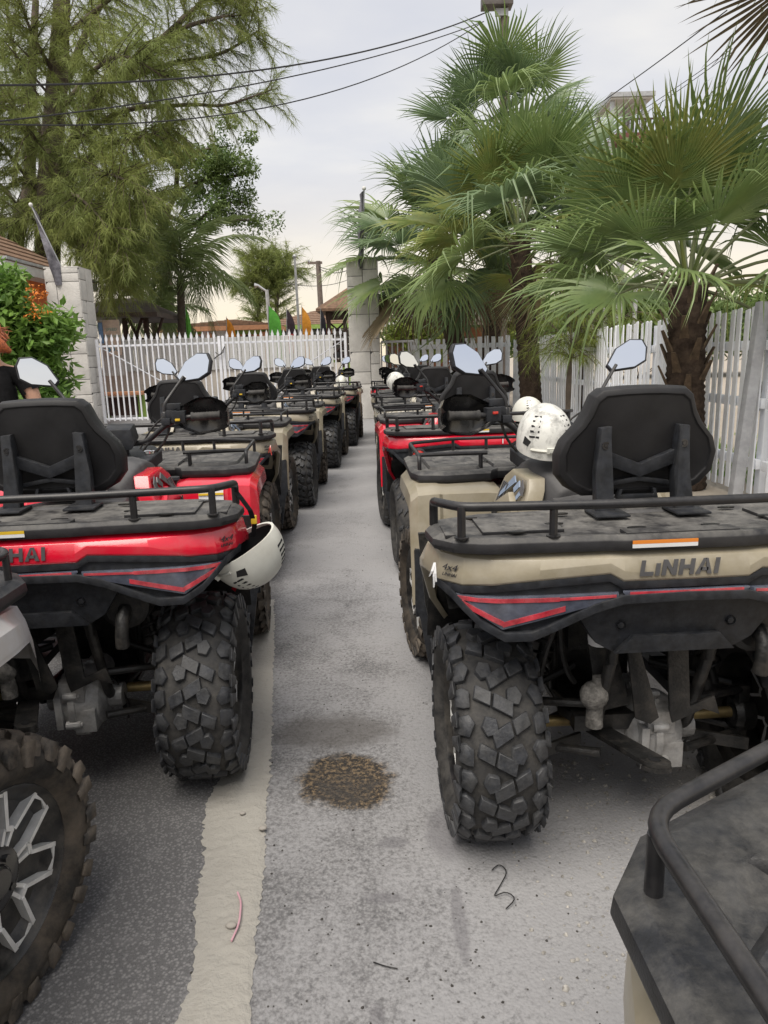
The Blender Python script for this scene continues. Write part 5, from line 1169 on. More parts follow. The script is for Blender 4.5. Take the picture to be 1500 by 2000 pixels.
M['needley'] = mat('young_casuarina_needles', (.26, .31, .06), .5, c2=(.16, .22, .05), vscale=1.2, trans=.4, spec=.25)
M['leaf'] = mat('broad_leaf', (.19, .26, .08), .45, c2=(.10, .165, .055), vscale=.8, trans=.3, spec=.4)
M['bush'] = mat('bush_leaf', (.21, .34, .065), .42, c2=(.10, .20, .045), vscale=1.6, trans=.35, spec=.4)
M['coco'] = mat('coconut_leaf', (.16, .21, .07), .42, c2=(.09, .14, .05), vscale=.9, trans=.3, spec=.45, dust=.5, dcol=(.20, .20, .07), dscale=1.0, dthr=.55)

def fan_leaf(seed, pet=1.0, R0=.95, droop=.35, spread=118, n=46, hang=.25):
    rnd = random.Random(seed); mb = MB()
    pp = [Vector((0, pet * t, .10 * pet * math.sin(t * 2.2) - .05 * pet * t * t)) for t in [i / 6 for i in range(7)]]
    mb.tube(pp, [.022 - .010 * i / 6 for i in range(7)], 5, m=1)
    hub = pp[-1]; dphi = 2 * spread / n
    def pos(r, ph, rel, dv=0):
        x = r * math.sin(ph); y = r * math.cos(ph)
        z = -.30 * droop * max(0, y) ** 2 + .30 * abs(x) * (1 - .5 * rel) - droop * (.55 + dv) * rel ** 3 * r
        return hub + Vector((x, y, z))
    for i in range(n):
        ph = R(-spread + dphi * (i + .5)) + rnd.uniform(-.012, .012); l = R0 * (.62 + .38 * math.cos(ph * .62)) * rnd.uniform(.90, 1.08)
        hw = R(dphi / 2) * 1.02; fall = rnd.random() < hang; fb = rnd.uniform(.55, .8); fd = rnd.uniform(.35, .9); sway = rnd.uniform(-.16, .16); dvv = rnd.uniform(-.5, .6)
        secs = []
        for rel in (.05, .28, .50, .68, .84, 1.0):
            r = l * rel; wd = r * hw * (.97 if rel < .3 else .84) if rel <= .5 else l * .5 * .84 * hw * (1 - (rel - .5) / .5) ** .85
            p = pos(r, ph + sway * max(0, rel - .5), rel, dvv)
            if fall and rel > fb: k = (rel - fb) * l; p = p + Vector((-.5 * k * math.sin(ph), -.5 * k * math.cos(ph), -k * fd * 1.2))
            t = Vector((math.cos(ph), -math.sin(ph), 0))
            secs.append((p - t * wd + Vector((0, 0, -.6 * wd)), p + Vector((0, 0, .6 * wd)), p + t * wd + Vector((0, 0, -.6 * wd))))
        P = [v for s in secs for v in s]; F = []
        for k in range(len(secs) - 1):
            a = k * 3; F += [(a, a + 1, a + 4, a + 3), (a + 1, a + 2, a + 5, a + 4)]
        mb.add(P, F)
    return mb.mesh('frond', 0, recalc=False)
FANS = {}
def fan(k, pet, R0): 
    key = (k % 6, round(pet, 1), round(R0, 1))
    if key not in FANS: FANS[key] = fan_leaf(100 + k % 6, pet, R0, droop=(.12, .25, .35, .18, .5, .28)[k % 6], spread=(112, 120, 126, 108, 118, 122)[k % 6], hang=(.12, .25, .32, .18, .45, .25)[k % 6])
    return FANS[key]
def orient(d, up, twist=0):
    d = d.normalized(); r = d.cross(up)
    if r.length < 1e-3: r = Vector((1, 0, 0))
    r.normalize(); n = r.cross(d); m = Matrix((r, d, n)).transposed(); return (m @ Matrix.Rotation(twist, 3, 'Y')).to_euler()
def palm_trunk(pts, r0, r1, boots, seed):
    rnd = random.Random(seed); mb = MB(); fine = []; pts = [Vector(p) for p in pts]; N = 60
    def along(t):
        k = t * (len(pts) - 1); i = min(int(k), len(pts) - 2); return pts[i].lerp(pts[i + 1], k - i)
    P = [along(i / N) for i in range(N + 1)]; rr = [(r0 + (r1 - r0) * i / N) * (1 + (.05 if i % 2 else -.03) + rnd.uniform(-.03, .03)) for i in range(N + 1)]
    mb.tube(P, rr, 14)
    return mb.mesh('trunk', 60), along
def fan_palm(label, base, top, r, n, pet, R0, mats, seed, lo=-55, boots=24, dry=.12, az0=0, skirt=0, azr=None):
    rnd = random.Random(seed); b, t = Vector(base), Vector(top); p = empty('fan_palm', base); tag(p, label, 'palm tree', 'fan palms along the fence')
    me, al = palm_trunk([Vector((0, 0, 0)), (t - b) * .5 + Vector((rnd.uniform(-.05, .05), 0, 0)), t - b], r * 1.08, r * .95, boots, seed); put('trunk', me, M['bark'], p)
    for i in range(boots):
        z = 1 - (i / max(1, boots)) * (.35 if (t - b).length > 3 else .55); c = al(z); a = i * 2.4
        bm_ = shared(('boot', seed % 2), lambda: MB().loft([[(-.07, 0, 0), (.07, 0, 0), (.06, .03, 0), (-.06, .03, 0)], [(-.045, .08, .16), (.045, .08, .16), (.04, .10, .15), (-.04, .10, .15)], [(-.030, .15, .30), (.030, .15, .30), (.025, .165, .29), (-.025, .165, .29)]]).mesh('leaf_base', 30))
        put('leaf_base', bm_, M['boot'], p, c + Vector((math.sin(a) * r * .80, math.cos(a) * r * .80, 0)), (0, 0, -a), (.85 * r / .2,) * 3)
    for i in range(n):
        t_ = (i + .5) / n; el = R(86 - (86 - lo) * t_ ** .85 + rnd.uniform(-8, 8)); az = az0 + i * 2.39996 + rnd.uniform(-.2, .2)
        d = Vector((math.sin(az) * math.cos(el), math.cos(az) * math.cos(el), math.sin(el)))
        dryl = t_ > 1 - dry; mt = M['fandry'] if dryl and rnd.random() < .75 else M[rnd.choice(mats)]; sc = rnd.uniform(.85, 1.12)
        o = put('frond', fan(rnd.randrange(6), pet, R0), [mt, M['petiole'] if not dryl else M['boot']], p, t - b + Vector((0, 0, rnd.uniform(-.15, .1))), orient(d, Vector((0, 0, 1)) if abs(el) < 1.4 else Vector((0, 1, 0)), rnd.uniform(-.7, .7)), (sc,) * 3)
    for i in range(skirt):
        az = i * 2.4; el = R(-74 + rnd.uniform(-8, 8)); d = Vector((math.sin(az) * math.cos(el), math.cos(az) * math.cos(el), math.sin(el)))
        put('frond', fan(rnd.randrange(6), pet * .6, R0 * .8), [M['fandry'], M['boot']], p, t - b - Vector((0, 0, .35)), orient(d, Vector((0, 0, 1)), rnd.uniform(-.5, .5)), (.8,) * 3)
    return p
c1 = at(1345, 560, 7.6); fan_palm('nearest fan palm, short trunk with big yellowing leaves', (c1.x + .10, 7.6, 0), (c1.x, 7.6, c1.z), .19, 21, 1.0, 1.0, ['fan', 'fan', 'fan', 'fanyellow'], 3, lo=-14, boots=26, az0=.4, dry=0)
p1 = bpy.data.objects['fan_palm']; _t = Vector((-.10, 0, c1.z))
for az, el, k, tw, sc, mt in ((100, -28, 4, .3, 1.0, 'fan'), (118, -10, 2, -.4, 1.05, 'fanyellow'), (60, 62, 0, .5, 1.15, 'fan'), (75, 40, 3, .9, 1.1, 'fan'), (-80, 20, 1, .2, 1.0, 'fan')):
    d = Vector((math.sin(R(az)) * math.cos(R(el)), math.cos(R(az)) * math.cos(R(el)), math.sin(R(el)))); put('frond', fan(k, 1.0, 1.0), [M[mt], M['petiole']], p1, _t, orient(d, Vector((0, 0, 1)), tw), (sc,) * 3)
c2 = at(1015, 470, 14.2); fan_palm('second fan palm, dark slender trunk against the picket fence', (at(1042, 760, 14.2).x, 14.2, 0), (c2.x, 14.2, c2.z), .20, 34, 1.45, 1.3, ['fan', 'fan', 'fanblue', 'fanyellow'], 5, lo=-24, boots=20, az0=1.0, skirt=2, dry=0)
c3 = at(852, 500, 18.2); fan_palm('fan palm with bluish leaves leaning towards the far pillar', (at(925, 690, 18.2).x, 18.2, 0), (c3.x, 18.2, c3.z), .24, 38, 1.45, 1.35, ['fanblue', 'fanblue', 'fan'], 8, lo=-58, boots=16, skirt=7, az0=2.2)
c4 = at(985, 262, 20.5); fan_palm('tallest fan palm rising in front of the utility pole', (at(952, 690, 20.5).x, 20.5, 0), (c4.x, 20.5, c4.z), .25, 34, 1.45, 1.35, ['fanblue', 'fan', 'fanblue'], 9, lo=-45, boots=20, skirt=8, az0=.2, dry=.12)
c5 = at(1105, 430, 17); fan_palm('fan palm filling the gap behind the second and nearest palms', (at(1150, 690, 17).x, 17, 0), (c5.x, 17, c5.z), .22, 24, 1.25, 1.2, ['fan', 'fanblue', 'fanyellow'], 12, lo=-20, boots=16, skirt=1, dry=0)
fan_palm('fan palm out of the frame whose drooping leaf tips hang in the upper corner', (5.0, 6.6, 0), (4.55, 6.6, 5.5), .2, 22, 1.2, 1.2, ['fanblue', 'fan'], 15, lo=-30, boots=10, az0=1.9)

# ---- coconut palms
def coco_frond(seed, Lr=3.2, droop=.9):
    rnd = random.Random(seed); mb = MB(); N = 46
    pts = [Vector((0, Lr * t * (1 - .12 * t), .55 * Lr * .5 * math.sin(t * 1.9) - droop * Lr * .45 * t * t)) for t in [i / N for i in range(N + 1)]]
    mb.tube(pts[::3] + [pts[-1]], [.035 * (1 - .85 * i / (N // 3 + 1)) for i in range(len(pts[::3]) + 1)], 5, m=1)
    for i in range(5, N + 1):
        t = i / N; ll = .95 * math.sin(min(1, .25 + t * 1.25) * math.pi * .78 + .25) + .12
        for s in (-1, 1):
            a = R(58 - 30 * t); d = Vector((s * math.sin(a), math.cos(a), -.25 - .5 * rnd.random())); d.normalize(); p = pts[i]; w_ = .026
            q1 = p + d * ll * .5; q2 = p + d * ll * .95 + Vector((0, 0, -ll * rnd.uniform(.25, .6))); n_ = Vector((0, 1, 0)) * w_
            mb.add([p - n_ * .6, p + n_ * .6, q1 - n_, q1 + n_, q2], [(0, 1, 3, 2), (2, 3, 4)])
    return mb.mesh('frond', 0, recalc=False)
def coconut(label, base, top, n, Lr, seed, r=.16):
    rnd = random.Random(seed); b, t = Vector(base), Vector(top); p = empty('coconut_palm', base); tag(p, label, 'palm tree', 'coconut palms in the yard'); me, _ = palm_trunk([Vector((0, 0, 0)), (t - b) * .5 + Vector((.08, 0, 0)), t - b], r * 1.2, r * .8, 0, seed); put('trunk', me, M['pinebark'], p)
    for i in range(n):
        t_ = (i + .5) / n; el = R(78 - 105 * t_ + rnd.uniform(-8, 8)); az = i * 2.4 + seed; d = Vector((math.sin(az) * math.cos(el), math.cos(az) * math.cos(el), math.sin(el)))
        put('frond', shared(('coco', i % 4, Lr), lambda: coco_frond(50 + i % 4, Lr, (.7, .9, 1.1, 1.0)[i % 4])), [M['coco'], M['petiole']], p, t - b, orient(d, Vector((0, 0, 1)) if abs(el) < 1.4 else Vector((0, 1, 0)), rnd.uniform(-.3, .3)), (rnd.uniform(.85, 1.1),) * 3)
c = at(352, 545, 27); coconut('coconut palm with curved trunk behind the white gate', (at(341, 660, 27).x, 27, 0), (c.x, 27, c.z), 24, 3.3, 4)
c = at(300, 628, 30); coconut('smaller coconut palm beside the dark pavilion', (at(308, 660, 30).x, 30, 0), (c.x, 30, c.z), 16, 2.6, 7, .14)

# ---- trees made of limbs, twigs and needles or leaves
class Tree:
    def __init__(s, seed): s.rnd = random.Random(seed); s.wood = MB(); s.fol = MB()
    def limb(s, pts, r0, r1, n=7):
        pts = [Vector(p) for p in pts]; P = []
        for i in range(len(pts) - 1):
            a, b = pts[max(i - 1, 0)], pts[min(i + 2, len(pts) - 1)]
            for k in range(5):
                t = k / 5; p1, p2 = pts[i], pts[i + 1]; m1, m2 = (p2 - a) * .5, (b - p1) * .5
                P.append(p1 * (2 * t ** 3 - 3 * t * t + 1) + m1 * (t ** 3 - 2 * t * t + t) + p2 * (-2 * t ** 3 + 3 * t * t) + m2 * (t ** 3 - t * t))
        P.append(pts[-1]); s.wood.tube(P, [r0 + (r1 - r0) * i / (len(P) - 1) for i in range(len(P))], n); return P
    def spray(s, p, d, L, needles, nl, w_, droop):
        """a thin twig that carries needles all along"""
        rnd = s.rnd; q = Vector(p); d = d.normalized(); st = L / 7; pts = [q.copy()]
        for i in range(7):
            d = (d + Vector((rnd.uniform(-.16, .16), rnd.uniform(-.16, .16), -droop + rnd.uniform(-.10, .10)))).normalized(); q = q + d * st; pts.append(q.copy())
        s.wood.tube(pts[::2] + [pts[-1]], [.012 * L, .010 * L, .007 * L, .004 * L, .003], 3)
        for i in range(1, 8):
            for k in range(needles):
                nd = (d * .8 + Vector((rnd.gauss(0, .55), rnd.gauss(0, .55), rnd.gauss(-.15, .5)))).normalized(); l = nl * rnd.uniform(.6, 1.2); o = pts[i] - (pts[i] - pts[i - 1]) * rnd.random()
                e = o + nd * l + Vector((0, 0, -.22 * l)); sd = nd.cross(Vector((rnd.uniform(-1, 1), rnd.uniform(-1, 1), rnd.uniform(-1, 1)))); 
                if sd.length < 1e-3: continue
                sd = sd.normalized() * w_; s.fol.add([o - sd * .6, o + sd * .6, e], [(0, 1, 2)])
    def dress(s, P, start, every, L, needles, nl, w_, droop, spread=1.0):
        rnd = s.rnd; k = len(P)
        for i in range(int(k * start), k):
            for _ in range(every):
                ax = (P[min(i + 1, k - 1)] - P[max(i - 1, 0)]).normalized(); a = rnd.uniform(0, 6.28); u = ax.orthogonal().normalized(); v = ax.cross(u)
                d = ax * rnd.uniform(.3, .9) + (u * math.cos(a) + v * math.sin(a)) * spread; s.spray(P[i], d, L * rnd.uniform(.6, 1.25), needles, nl, w_, droop)
    def clump(s, c, r, n, ls, sq=.75):
        rnd = s.rnd
        for _ in range(n):
            d = Vector((rnd.gauss(0, 1), rnd.gauss(0, 1), rnd.gauss(0, 1))).normalized(); p = Vector(c) + Vector((d.x, d.y, d.z * sq)) * r * rnd.random() ** .4
            f = Vector((rnd.gauss(0, 1), rnd.gauss(0, 1), rnd.gauss(-.3, .7))).normalized(); sd = f.cross(Vector((rnd.uniform(-1, 1), rnd.uniform(-1, 1), 1))).normalized(); l = ls * rnd.uniform(.7, 1.3); wv = l * .20; up = f.cross(sd) * l * .08
            s.fol.add([p, p + f * l * .45 - sd * wv + up, p + f * l * .5, p + f * l * .45 + sd * wv + up, p + f * l], [(0, 2, 1), (0, 3, 2), (1, 2, 4), (2, 3, 4)])
    def build(s, name, label, base, fm, wm='pinebark', cat='tree', crown='crown', group=None):
        e = empty(name, base); tag(e, label, cat, group)
        for mb in (s.wood, s.fol): mb.v = [(x - base[0], y - base[1], z - base[2]) for x, y, z in mb.v]
        if s.wood.v: put('trunk', s.wood.mesh('trunk', 60, recalc=False), M[wm], e)
        tag(put(crown, s.fol.mesh(crown, 0, recalc=False), M[fm], e), kind='stuff'); return e
A = lambda px, py, Y: at(px, py, Y)
T = Tree(21); Y = 24
tk = T.limb([(A(85, 760, Y).x, Y, 0), A(95, 420, Y), A(108, 200, Y), A(118, 60, Y), A(125, -120, Y)], .42, .20, 10)
lim = [[A(108, 215, Y), A(170, 60, Y + 1), A(215, -20, Y + 1), A(260, -120, Y + 1)], [A(100, 360, Y), A(190, 190, Y - 1), A(300, 90, Y - 2), A(400, 0, Y - 2), A(450, -40, Y - 2)], [A(230, 165, Y - 1), A(330, 70, Y - 2), A(420, 36, Y - 2.5), A(470, 30, Y - 2.5)],
       [A(240, 160, Y - 1), A(330, 125, Y - 1.5), A(430, 105, Y - 2), A(505, 60, Y - 2)], [A(100, 330, Y), A(220, 225, Y - 1), A(360, 205, Y - 2), A(440, 205, Y - 2.5), A(530, 175, Y - 2.5)], [A(98, 380, Y), A(200, 290, Y - 1), A(270, 270, Y - 2), A(330, 250, Y - 2)],
       [A(95, 420, Y), A(170, 400, Y - 1.5), A(225, 430, Y - 2), A(265, 470, Y - 2)], [A(95, 440, Y), A(150, 470, Y - 1), A(190, 510, Y - 2), A(220, 550, Y - 2)], [A(95, 400, Y), A(40, 330, Y), A(-20, 260, Y - 1), A(-80, 240, Y - 1)], [A(100, 300, Y), A(50, 180, Y + 1), A(20, 60, Y + 1), A(0, -60, Y + 1)],
       [A(110, 150, Y), A(60, 60, Y - 1), A(30, -40, Y - 1)], [A(95, 440, Y), A(50, 430, Y - 1), A(0, 440, Y - 1), A(-50, 450, Y - 1)], [A(115, 80, Y), A(200, 10, Y - 1), A(300, -60, Y - 1)], [A(100, 340, Y), A(180, 340, Y - 2), A(230, 345, Y - 3), A(285, 380, Y - 3)], [A(97, 400, Y), A(140, 380, Y - 2.5), A(190, 420, Y - 3), A(240, 490, Y - 3)], [A(105, 240, Y), A(170, 150, Y - 2), A(240, 110, Y - 3), A(320, 150, Y - 3)],
       [A(96, 420, Y), A(190, 400, Y + 1), A(240, 395, Y + 1), A(290, 410, Y + 1)], [A(96, 440, Y), A(180, 450, Y + .5), A(225, 480, Y + .5), A(250, 520, Y)], [A(100, 320, Y), A(60, 260, Y - 2), A(20, 200, Y - 2), A(-30, 180, Y - 2)]]
for i, l in enumerate(lim):
    P = T.limb(l, .15 if i in (0, 1) else .085, .02, 6); hv = i in (2, 3, 4)
    T.dress(P, .16, 4 if hv else 7, 1.15 if hv else 1.35, 11, .36, .010 if hv else .013, .03 if hv else .07)
for i in range(6): T.limb([tk[8 + i], tk[8 + i] + Vector((T.rnd.uniform(-2, 2), -1, T.rnd.uniform(.5, 2)))], .05, .01, 5)
T.build('pine_tree', 'huge feathery casuarina pine filling the upper corner above the bush', (A(85, 760, Y).x, Y, 0), 'needle')
T = Tree(22); Y = 30; tk = T.limb([(A(20, 760, Y).x, Y, 0), A(30, 480, Y), A(55, 380, Y), A(60, 200, Y), A(70, 0, Y)], .40, .12, 8)
for l in ([A(50, 400, Y), A(120, 330, Y), A(200, 300, Y)], [A(55, 300, Y), A(120, 200, Y), A(190, 180, Y)], [A(45, 420, Y), A(0, 360, Y), A(-60, 330, Y)], [A(50, 400, Y), A(150, 420, Y), A(230, 470, Y)], [A(60, 200, Y), A(0, 100, Y), A(-50, 60, Y)]):
    P = T.limb(l, .09, .02, 5); T.dress(P, .1, 6, 2.0, 11, .5, .016, .18)
T.build('pine_tree', 'second casuarina pine behind the huge one, over the orange house roof', (A(20, 760, Y).x, Y, 0), 'needle')
T = Tree(23); Y = 33; tk = T.limb([(A(330, 680, Y).x, Y, 0), A(325, 560, Y), A(318, 450, Y), A(325, 400, Y)], .35, .2, 8)
for l in ([A(318, 450, Y), A(345, 380, Y), A(400, 350, Y), A(455, 325, Y)], [A(325, 420, Y), A(380, 440, Y), A(440, 430, Y), A(490, 430, Y)], [A(345, 380, Y), A(350, 320, Y), A(390, 295, Y), A(450, 285, Y)], [A(320, 430, Y), A(280, 370, Y), A(250, 320, Y)], [A(400, 350, Y), A(450, 345, Y), A(500, 335, Y)], [A(350, 330, Y), A(320, 290, Y), A(300, 270, Y)], [A(380, 440, Y), A(430, 400, Y), A(480, 395, Y)]):
    P = T.limb(l, .12, .03, 6)
    for i, p in enumerate(P):
        if i > 2: T.clump(p + Vector((T.rnd.gauss(0, .5), T.rnd.gauss(0, .6), T.rnd.gauss(.15, .3))), T.rnd.uniform(.40, .80), 230, .18)
T.build('almond_tree', 'broadleaf tree with spreading limbs above the coconut palm', (A(330, 680, Y).x, Y, 0), 'leaf')
T = Tree(24); Y = 56
for bx, tops in ((505, ((495, 500), (510, 495), (480, 540))), (540, ((548, 500), (565, 520), (535, 540)))):
    for tx, ty in tops:
        P = T.limb([(A(bx, 690, Y).x, Y, 0), A(bx, 600, Y), A((bx + tx) / 2, (560 + ty) / 2, Y), A(tx, ty, Y)], .22, .03, 5); T.dress(P, .30, 5, 1.9, 10, .6, .026, .02, .9)
T.build('pine_tree', 'distant pair of casuarina stems behind the street lamp', (A(520, 690, Y).x, Y, 0), 'needle')
T = Tree(25); Y = 12.2
P0 = (A(1110, 760, Y).x, Y, 0)
for tx, ty in ((1090, 560), (1150, 560), (1200, 540), (1060, 620), (1180, 620), (1120, 600), (1230, 610)):
    P = T.limb([P0, A(1115, 700, Y), A((1115 + tx) / 2 + 10, (690 + ty) / 2, Y), A(tx, ty, Y)], .03, .008, 5); T.dress(P, .35, 2, .75, 7, .22, .0042, .16, .8)
T.build('young_pine', 'young yellow green casuarina sprouting over the picket fence between palm trunks', P0, 'needley')
# shrubs and hedges
def shrub(name, label, blobs, leaf, fm, base, cat='bush', n=900):
    T = Tree(hash(label) % 1000 if False else len(label)); 
    for c, r in blobs: T.clump(c, r, int(n * r * r), leaf)
    for c, r in blobs[:6]: T.limb([base, (Vector(base) + Vector(c)) * .5, c], .03, .01, 5)
    T.build(name, label, base, fm, 'pinebark', cat, 'foliage')
bl = []
rnd = random.Random(31)
for i in range(46):
    px = rnd.uniform(-40, 100); py = rnd.uniform(595, 800) if px > 20 else rnd.uniform(545, 800); Yb = 13.2 + rnd.uniform(-.8, 1.2)
    bl.append((A(px, py, Yb), rnd.uniform(.35, .62)))
shrub('leafy_bush', 'tall bright green leafy bush beside the pillar and the person', bl, .20, 'bush', (A(40, 800, 13.4).x, 13.4, 0), n=1500)
T = Tree(33)
for i in range(16): T.clump(A(rnd.uniform(55, 88), rnd.uniform(545, 620), 12.4), .12, 9, .07)
T.build('flower_spray', 'spray of small orange blossoms in the leafy bush', A(75, 620, 12.3), 'orange', cat='flowers', crown='blossom')
bl = [(A(rnd.uniform(1000, 1560), rnd.uniform(595, 660), 40 + rnd.uniform(-2, 4)), rnd.uniform(1.2, 2.0)) for i in range(34)]
shrub('hedge', 'dark green hedge far behind the picket fence', bl, .55, 'leaf', (A(1250, 700, 40).x, 40, 0), 'hedge', 180)
bl = [(A(rnd.uniform(770, 860), rnd.uniform(640, 690), 24), rnd.uniform(.4, .7)) for i in range(9)]
shrub('croton_bush', 'orange and green bush under the open shed', bl, .25, 'needley', (A(800, 700, 24).x, 24, 0), n=500)
bl = [(A(rnd.uniform(880, 1010), rnd.uniform(560, 660), 31), rnd.uniform(.8, 1.3)) for i in range(16)]
shrub('yellow_bush', 'yellow green bush behind the open shed', bl, .35, 'needley', (A(960, 690, 31).x, 31, 0), n=260)
# grass tufts beyond the fence
mb = MB()
for i in range(420):
    x, y = rnd.uniform(4.0, 6.2), rnd.choice((rnd.gauss(7.6, .5), rnd.gauss(9.5, .8), rnd.uniform(5, 18)))
    for k in range(9):
        a = rnd.uniform(0, 6.28); l = rnd.uniform(.05, .14); q = Vector((x + rnd.gauss(0, .06), y + rnd.gauss(0, .06), 0)); d = Vector((math.cos(a) * .5, math.sin(a) * .5, 1)) * l; s_ = Vector((-math.sin(a), math.cos(a), 0)) * .008; mb.add([q - s_, q + s_, q + d], [(0, 1, 2)])
tag(put('grass', mb.mesh('grass', 0, recalc=False), M['bush']), 'sparse green grass tufts beyond the picket fence', 'grass', kind='stuff')

# ================================================================ parked van beyond the fence
def van(label, x, y, rz):
    v = empty('parked_van', (x, y, 0), (0, 0, rz)); tag(v, label, 'van')
    prof = [(-2.3, .35), (2.2, .35), (2.35, .6), (2.3, .95), (1.5, 1.08), (.95, 1.75), (-2.1, 1.80), (-2.32, 1.2), (-2.36, .6)]
    mb = MB(); mb.loft([[(a, s * wd, b if b < 1.1 else b - (0 if abs(s) < 1 else .03)) for a, b in prof] for s, wd in ((-1, .86), (-.98, .90), (.98, .90), (1, .86))]); put('body', mb.mesh('body', 30, .04), M['whitepaint'], v)
    for s in (-1, 1):
        put('window', MB().prism([(-1.9, 1.15), (1.25, 1.15), (.88, 1.65), (-1.8, 1.68)], .885, .9, lambda a, b, h: (a, s * h, b)).mesh('window', 30), M['pane'], v)
        put('tail_light', MB().box((-2.33, s * .72, 1.0), (.08, .2, .5)).mesh('tail_light', 30, .02), M['redlens'], v); put('headlight', MB().box((2.28, s * .65, .82), (.1, .3, .18)).mesh('headlight', 30, .03), M['lens'], v)
        for xx in (-1.45, 1.45):
            w_ = put('wheel', MB().lathe([(.2, -.1), (.33, -.1), (.35, 0), (.33, .1), (.2, .1)], 18, lambda a, b, h: (a, h, b)).mesh('wheel', 40), M['rubber'], v, (xx, s * .80, .35)); put('rim', MB().lathe([(.21, -.09), (.18, -.11), (0, -.11)], 16, lambda a, b, h: (a, h * -s, b)).mesh('rim', 40), M['alloy'], w_)
    put('windscreen', MB().prism([(-.75, 0), (.75, 0), (.66, .62), (-.66, .62)], 0, .02, lambda a, b, h: (1.46 - b * .86 + h, a, 1.12 + b)).mesh('windscreen', 30), M['pane'], v)
p = at(1530, 690, 15.5); van('white van parked beyond the picket fence at the picture edge', p.x + .9, 15.5, R(75))

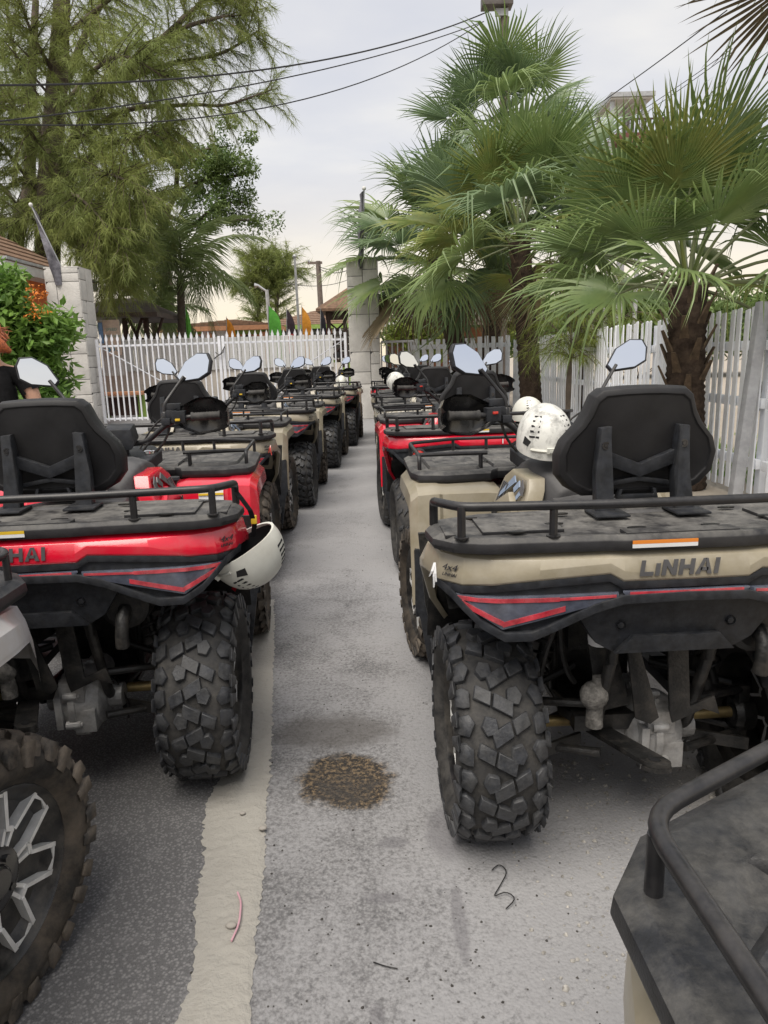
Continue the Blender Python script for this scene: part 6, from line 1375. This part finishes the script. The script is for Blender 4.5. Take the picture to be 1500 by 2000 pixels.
# ================================================================ the person at the left edge
def person():
    base = (-2.80, 5.25, 0); pe = empty('person', base, (0, 0, R(20))); tag(pe, 'ginger-haired person in a black t-shirt standing beside the parked bikes', 'person')
    J = {'pel': (0, 0, .98, .135), 'sp1': (0, .0, 1.12, .135), 'chest': (0, .02, 1.32, .150), 'neckb': (0, .0, 1.475, .075), 'neck': (0, -.005, 1.545, .055), 'hd1': (0, .005, 1.64, .085), 'hd2': (0, .01, 1.74, .085)}
    E_ = [('pel', 'sp1'), ('sp1', 'chest'), ('chest', 'neckb'), ('neckb', 'neck'), ('neck', 'hd1'), ('hd1', 'hd2')]
    for s, n in ((1, 'r'), (-1, 'l')):
        J.update({n + 'sh': (s * .19, .0, 1.43, .068), n + 'ua': (s * .245, -.01, 1.29, .060), n + 'el': (s * .27, -.02, 1.13, .044), n + 'fa': (s * .275, .05, 1.02, .042), n + 'wr': (s * .265, .13, .91, .028), n + 'hd': (s * .26, .16, .84, .036),
                  n + 'hip': (s * .10, 0, .92, .11), n + 'th': (s * .11, 0, .72, .088), n + 'kn': (s * .115, .01, .50, .060), n + 'ca': (s * .12, -.02, .34, .058), n + 'an': (s * .12, -.02, .09, .040), n + 'to': (s * .135, .15, .045, .038)})
        E_ += [('neckb', n + 'sh'), (n + 'sh', n + 'ua'), (n + 'ua', n + 'el'), (n + 'el', n + 'fa'), (n + 'fa', n + 'wr'), (n + 'wr', n + 'hd'), ('pel', n + 'hip'), (n + 'hip', n + 'th'), (n + 'th', n + 'kn'), (n + 'kn', n + 'ca'), (n + 'ca', n + 'an'), (n + 'an', n + 'to')]
        for i, (dx, l) in enumerate(((-.026, .075), (-.009, .085), (.009, .08), (.025, .065))):
            a, b = n + 'f%da' % i, n + 'f%db' % i; J[a] = (s * (.26 + 0 * dx), .165 + dx, .80, .0095); J[b] = (s * .25, .175 + dx, .80 - l, .008); E_ += [(n + 'hd', a), (a, b)]
        J[n + 't'] = (s * .235, .205, .80, .010); E_.append((n + 'hd', n + 't'))
    ks = list(J); me = bpy.data.meshes.new('body'); me.from_pydata([J[k][:3] for k in ks], [(ks.index(a), ks.index(b)) for a, b in E_], [])
    o = bpy.data.objects.new('body', me); col.objects.link(o); o.parent = pe
    md = o.modifiers.new('skin', 'SKIN'); md.use_smooth_shade = True
    for i, k in enumerate(ks): sv = me.skin_vertices[0].data[i]; sv.radius = (J[k][3],) * 2; sv.use_root = (k == 'pel')
    sb = o.modifiers.new('sub', 'SUBSURF'); sb.levels = sb.render_levels = 2
    dg = bpy.context.evaluated_depsgraph_get(); bm2 = bpy.data.meshes.new_from_object(o.evaluated_get(dg)); bpy.data.objects.remove(o)
    bm2.materials.clear(); body = put('body', bm2, M['skin'], pe)
    # clothes: shells over the same body
    def cloth(name, test, off, m):
        b = bmesh.new(); b.from_mesh(bm2); b.normal_update()
        for v in b.verts: v.co += v.normal * off
        bmesh.ops.delete(b, geom=[f for f in b.faces if not test(f.calc_center_median())], context='FACES'); c = bpy.data.meshes.new(name); b.to_mesh(c); b.free(); c.materials.clear(); put(name, c, m, pe)
    cloth('t_shirt', lambda c: .93 < c.z < 1.50 and (abs(c.x) < .20 or c.z > 1.345), .014, M['tshirt']); cloth('trousers', lambda c: .08 < c.z < 1.0 and (abs(c.x) < .215), .012, M['jeans']); cloth('shoe', lambda c: c.z < .10, .012, M['gloss'])
    mb = MB(); rnd = random.Random(2)
    mb.ball((0, -.015, 1.70), .122, 16, 12, (1, 1.08, 1.08)); bun = [(0, -.12, 1.70), (.03, -.17, 1.68), (.10, -.19, 1.64), (.16, -.18, 1.60)]
    mb.tube(fillet(bun, .05, 4), [.05] * 4 + [.055] * 4 + [.045] * 3 + [.012], 10) if False else mb.tube(bun, [.05, .06, .05, .012], 10)
    for i in range(160):
        a = rnd.uniform(0, 6.28); h_ = rnd.uniform(-.6, 1); q = Vector((math.cos(a) * .122 * math.sqrt(1 - h_ * h_ * .9), -.015 + math.sin(a) * .13 * math.sqrt(1 - h_ * h_ * .9), 1.70 + h_ * .125)); d = Vector((rnd.gauss(0, .03), rnd.gauss(-.02, .03), rnd.gauss(-.01, .03))); mb.tube([q, q + d * .6, q + d], [.004, .003, .001], 3)
    put('hair', mb.mesh('hair', 60), M['hair'], pe)
    fc = MB()
    for s in (-1, 1): fc.ball((s * .033, .098, 1.665), .011, 8, 6)
    put('eye', fc.mesh('eye', 60), M['print'], pe); put('nose', MB().loft([[(-.008, .098, 1.665), (.008, .098, 1.665), (.006, .09, 1.66), (-.006, .09, 1.66)], [(-.016, .118, 1.625), (.016, .118, 1.625), (.014, .09, 1.62), (-.014, .09, 1.62)]]).mesh('nose', 60, .004), M['skin'], pe)
    put('mouth', MB().box((0, .100, 1.595), (.045, .012, .010)).mesh('mouth', 40, .003), M['redlens'], pe)
    for s in (-1, 1): put('ear', MB().ball((s * .092, .0, 1.655), .028, 8, 6, (.4, .8, 1.2)).mesh('ear', 60), M['skin'], pe)
person()
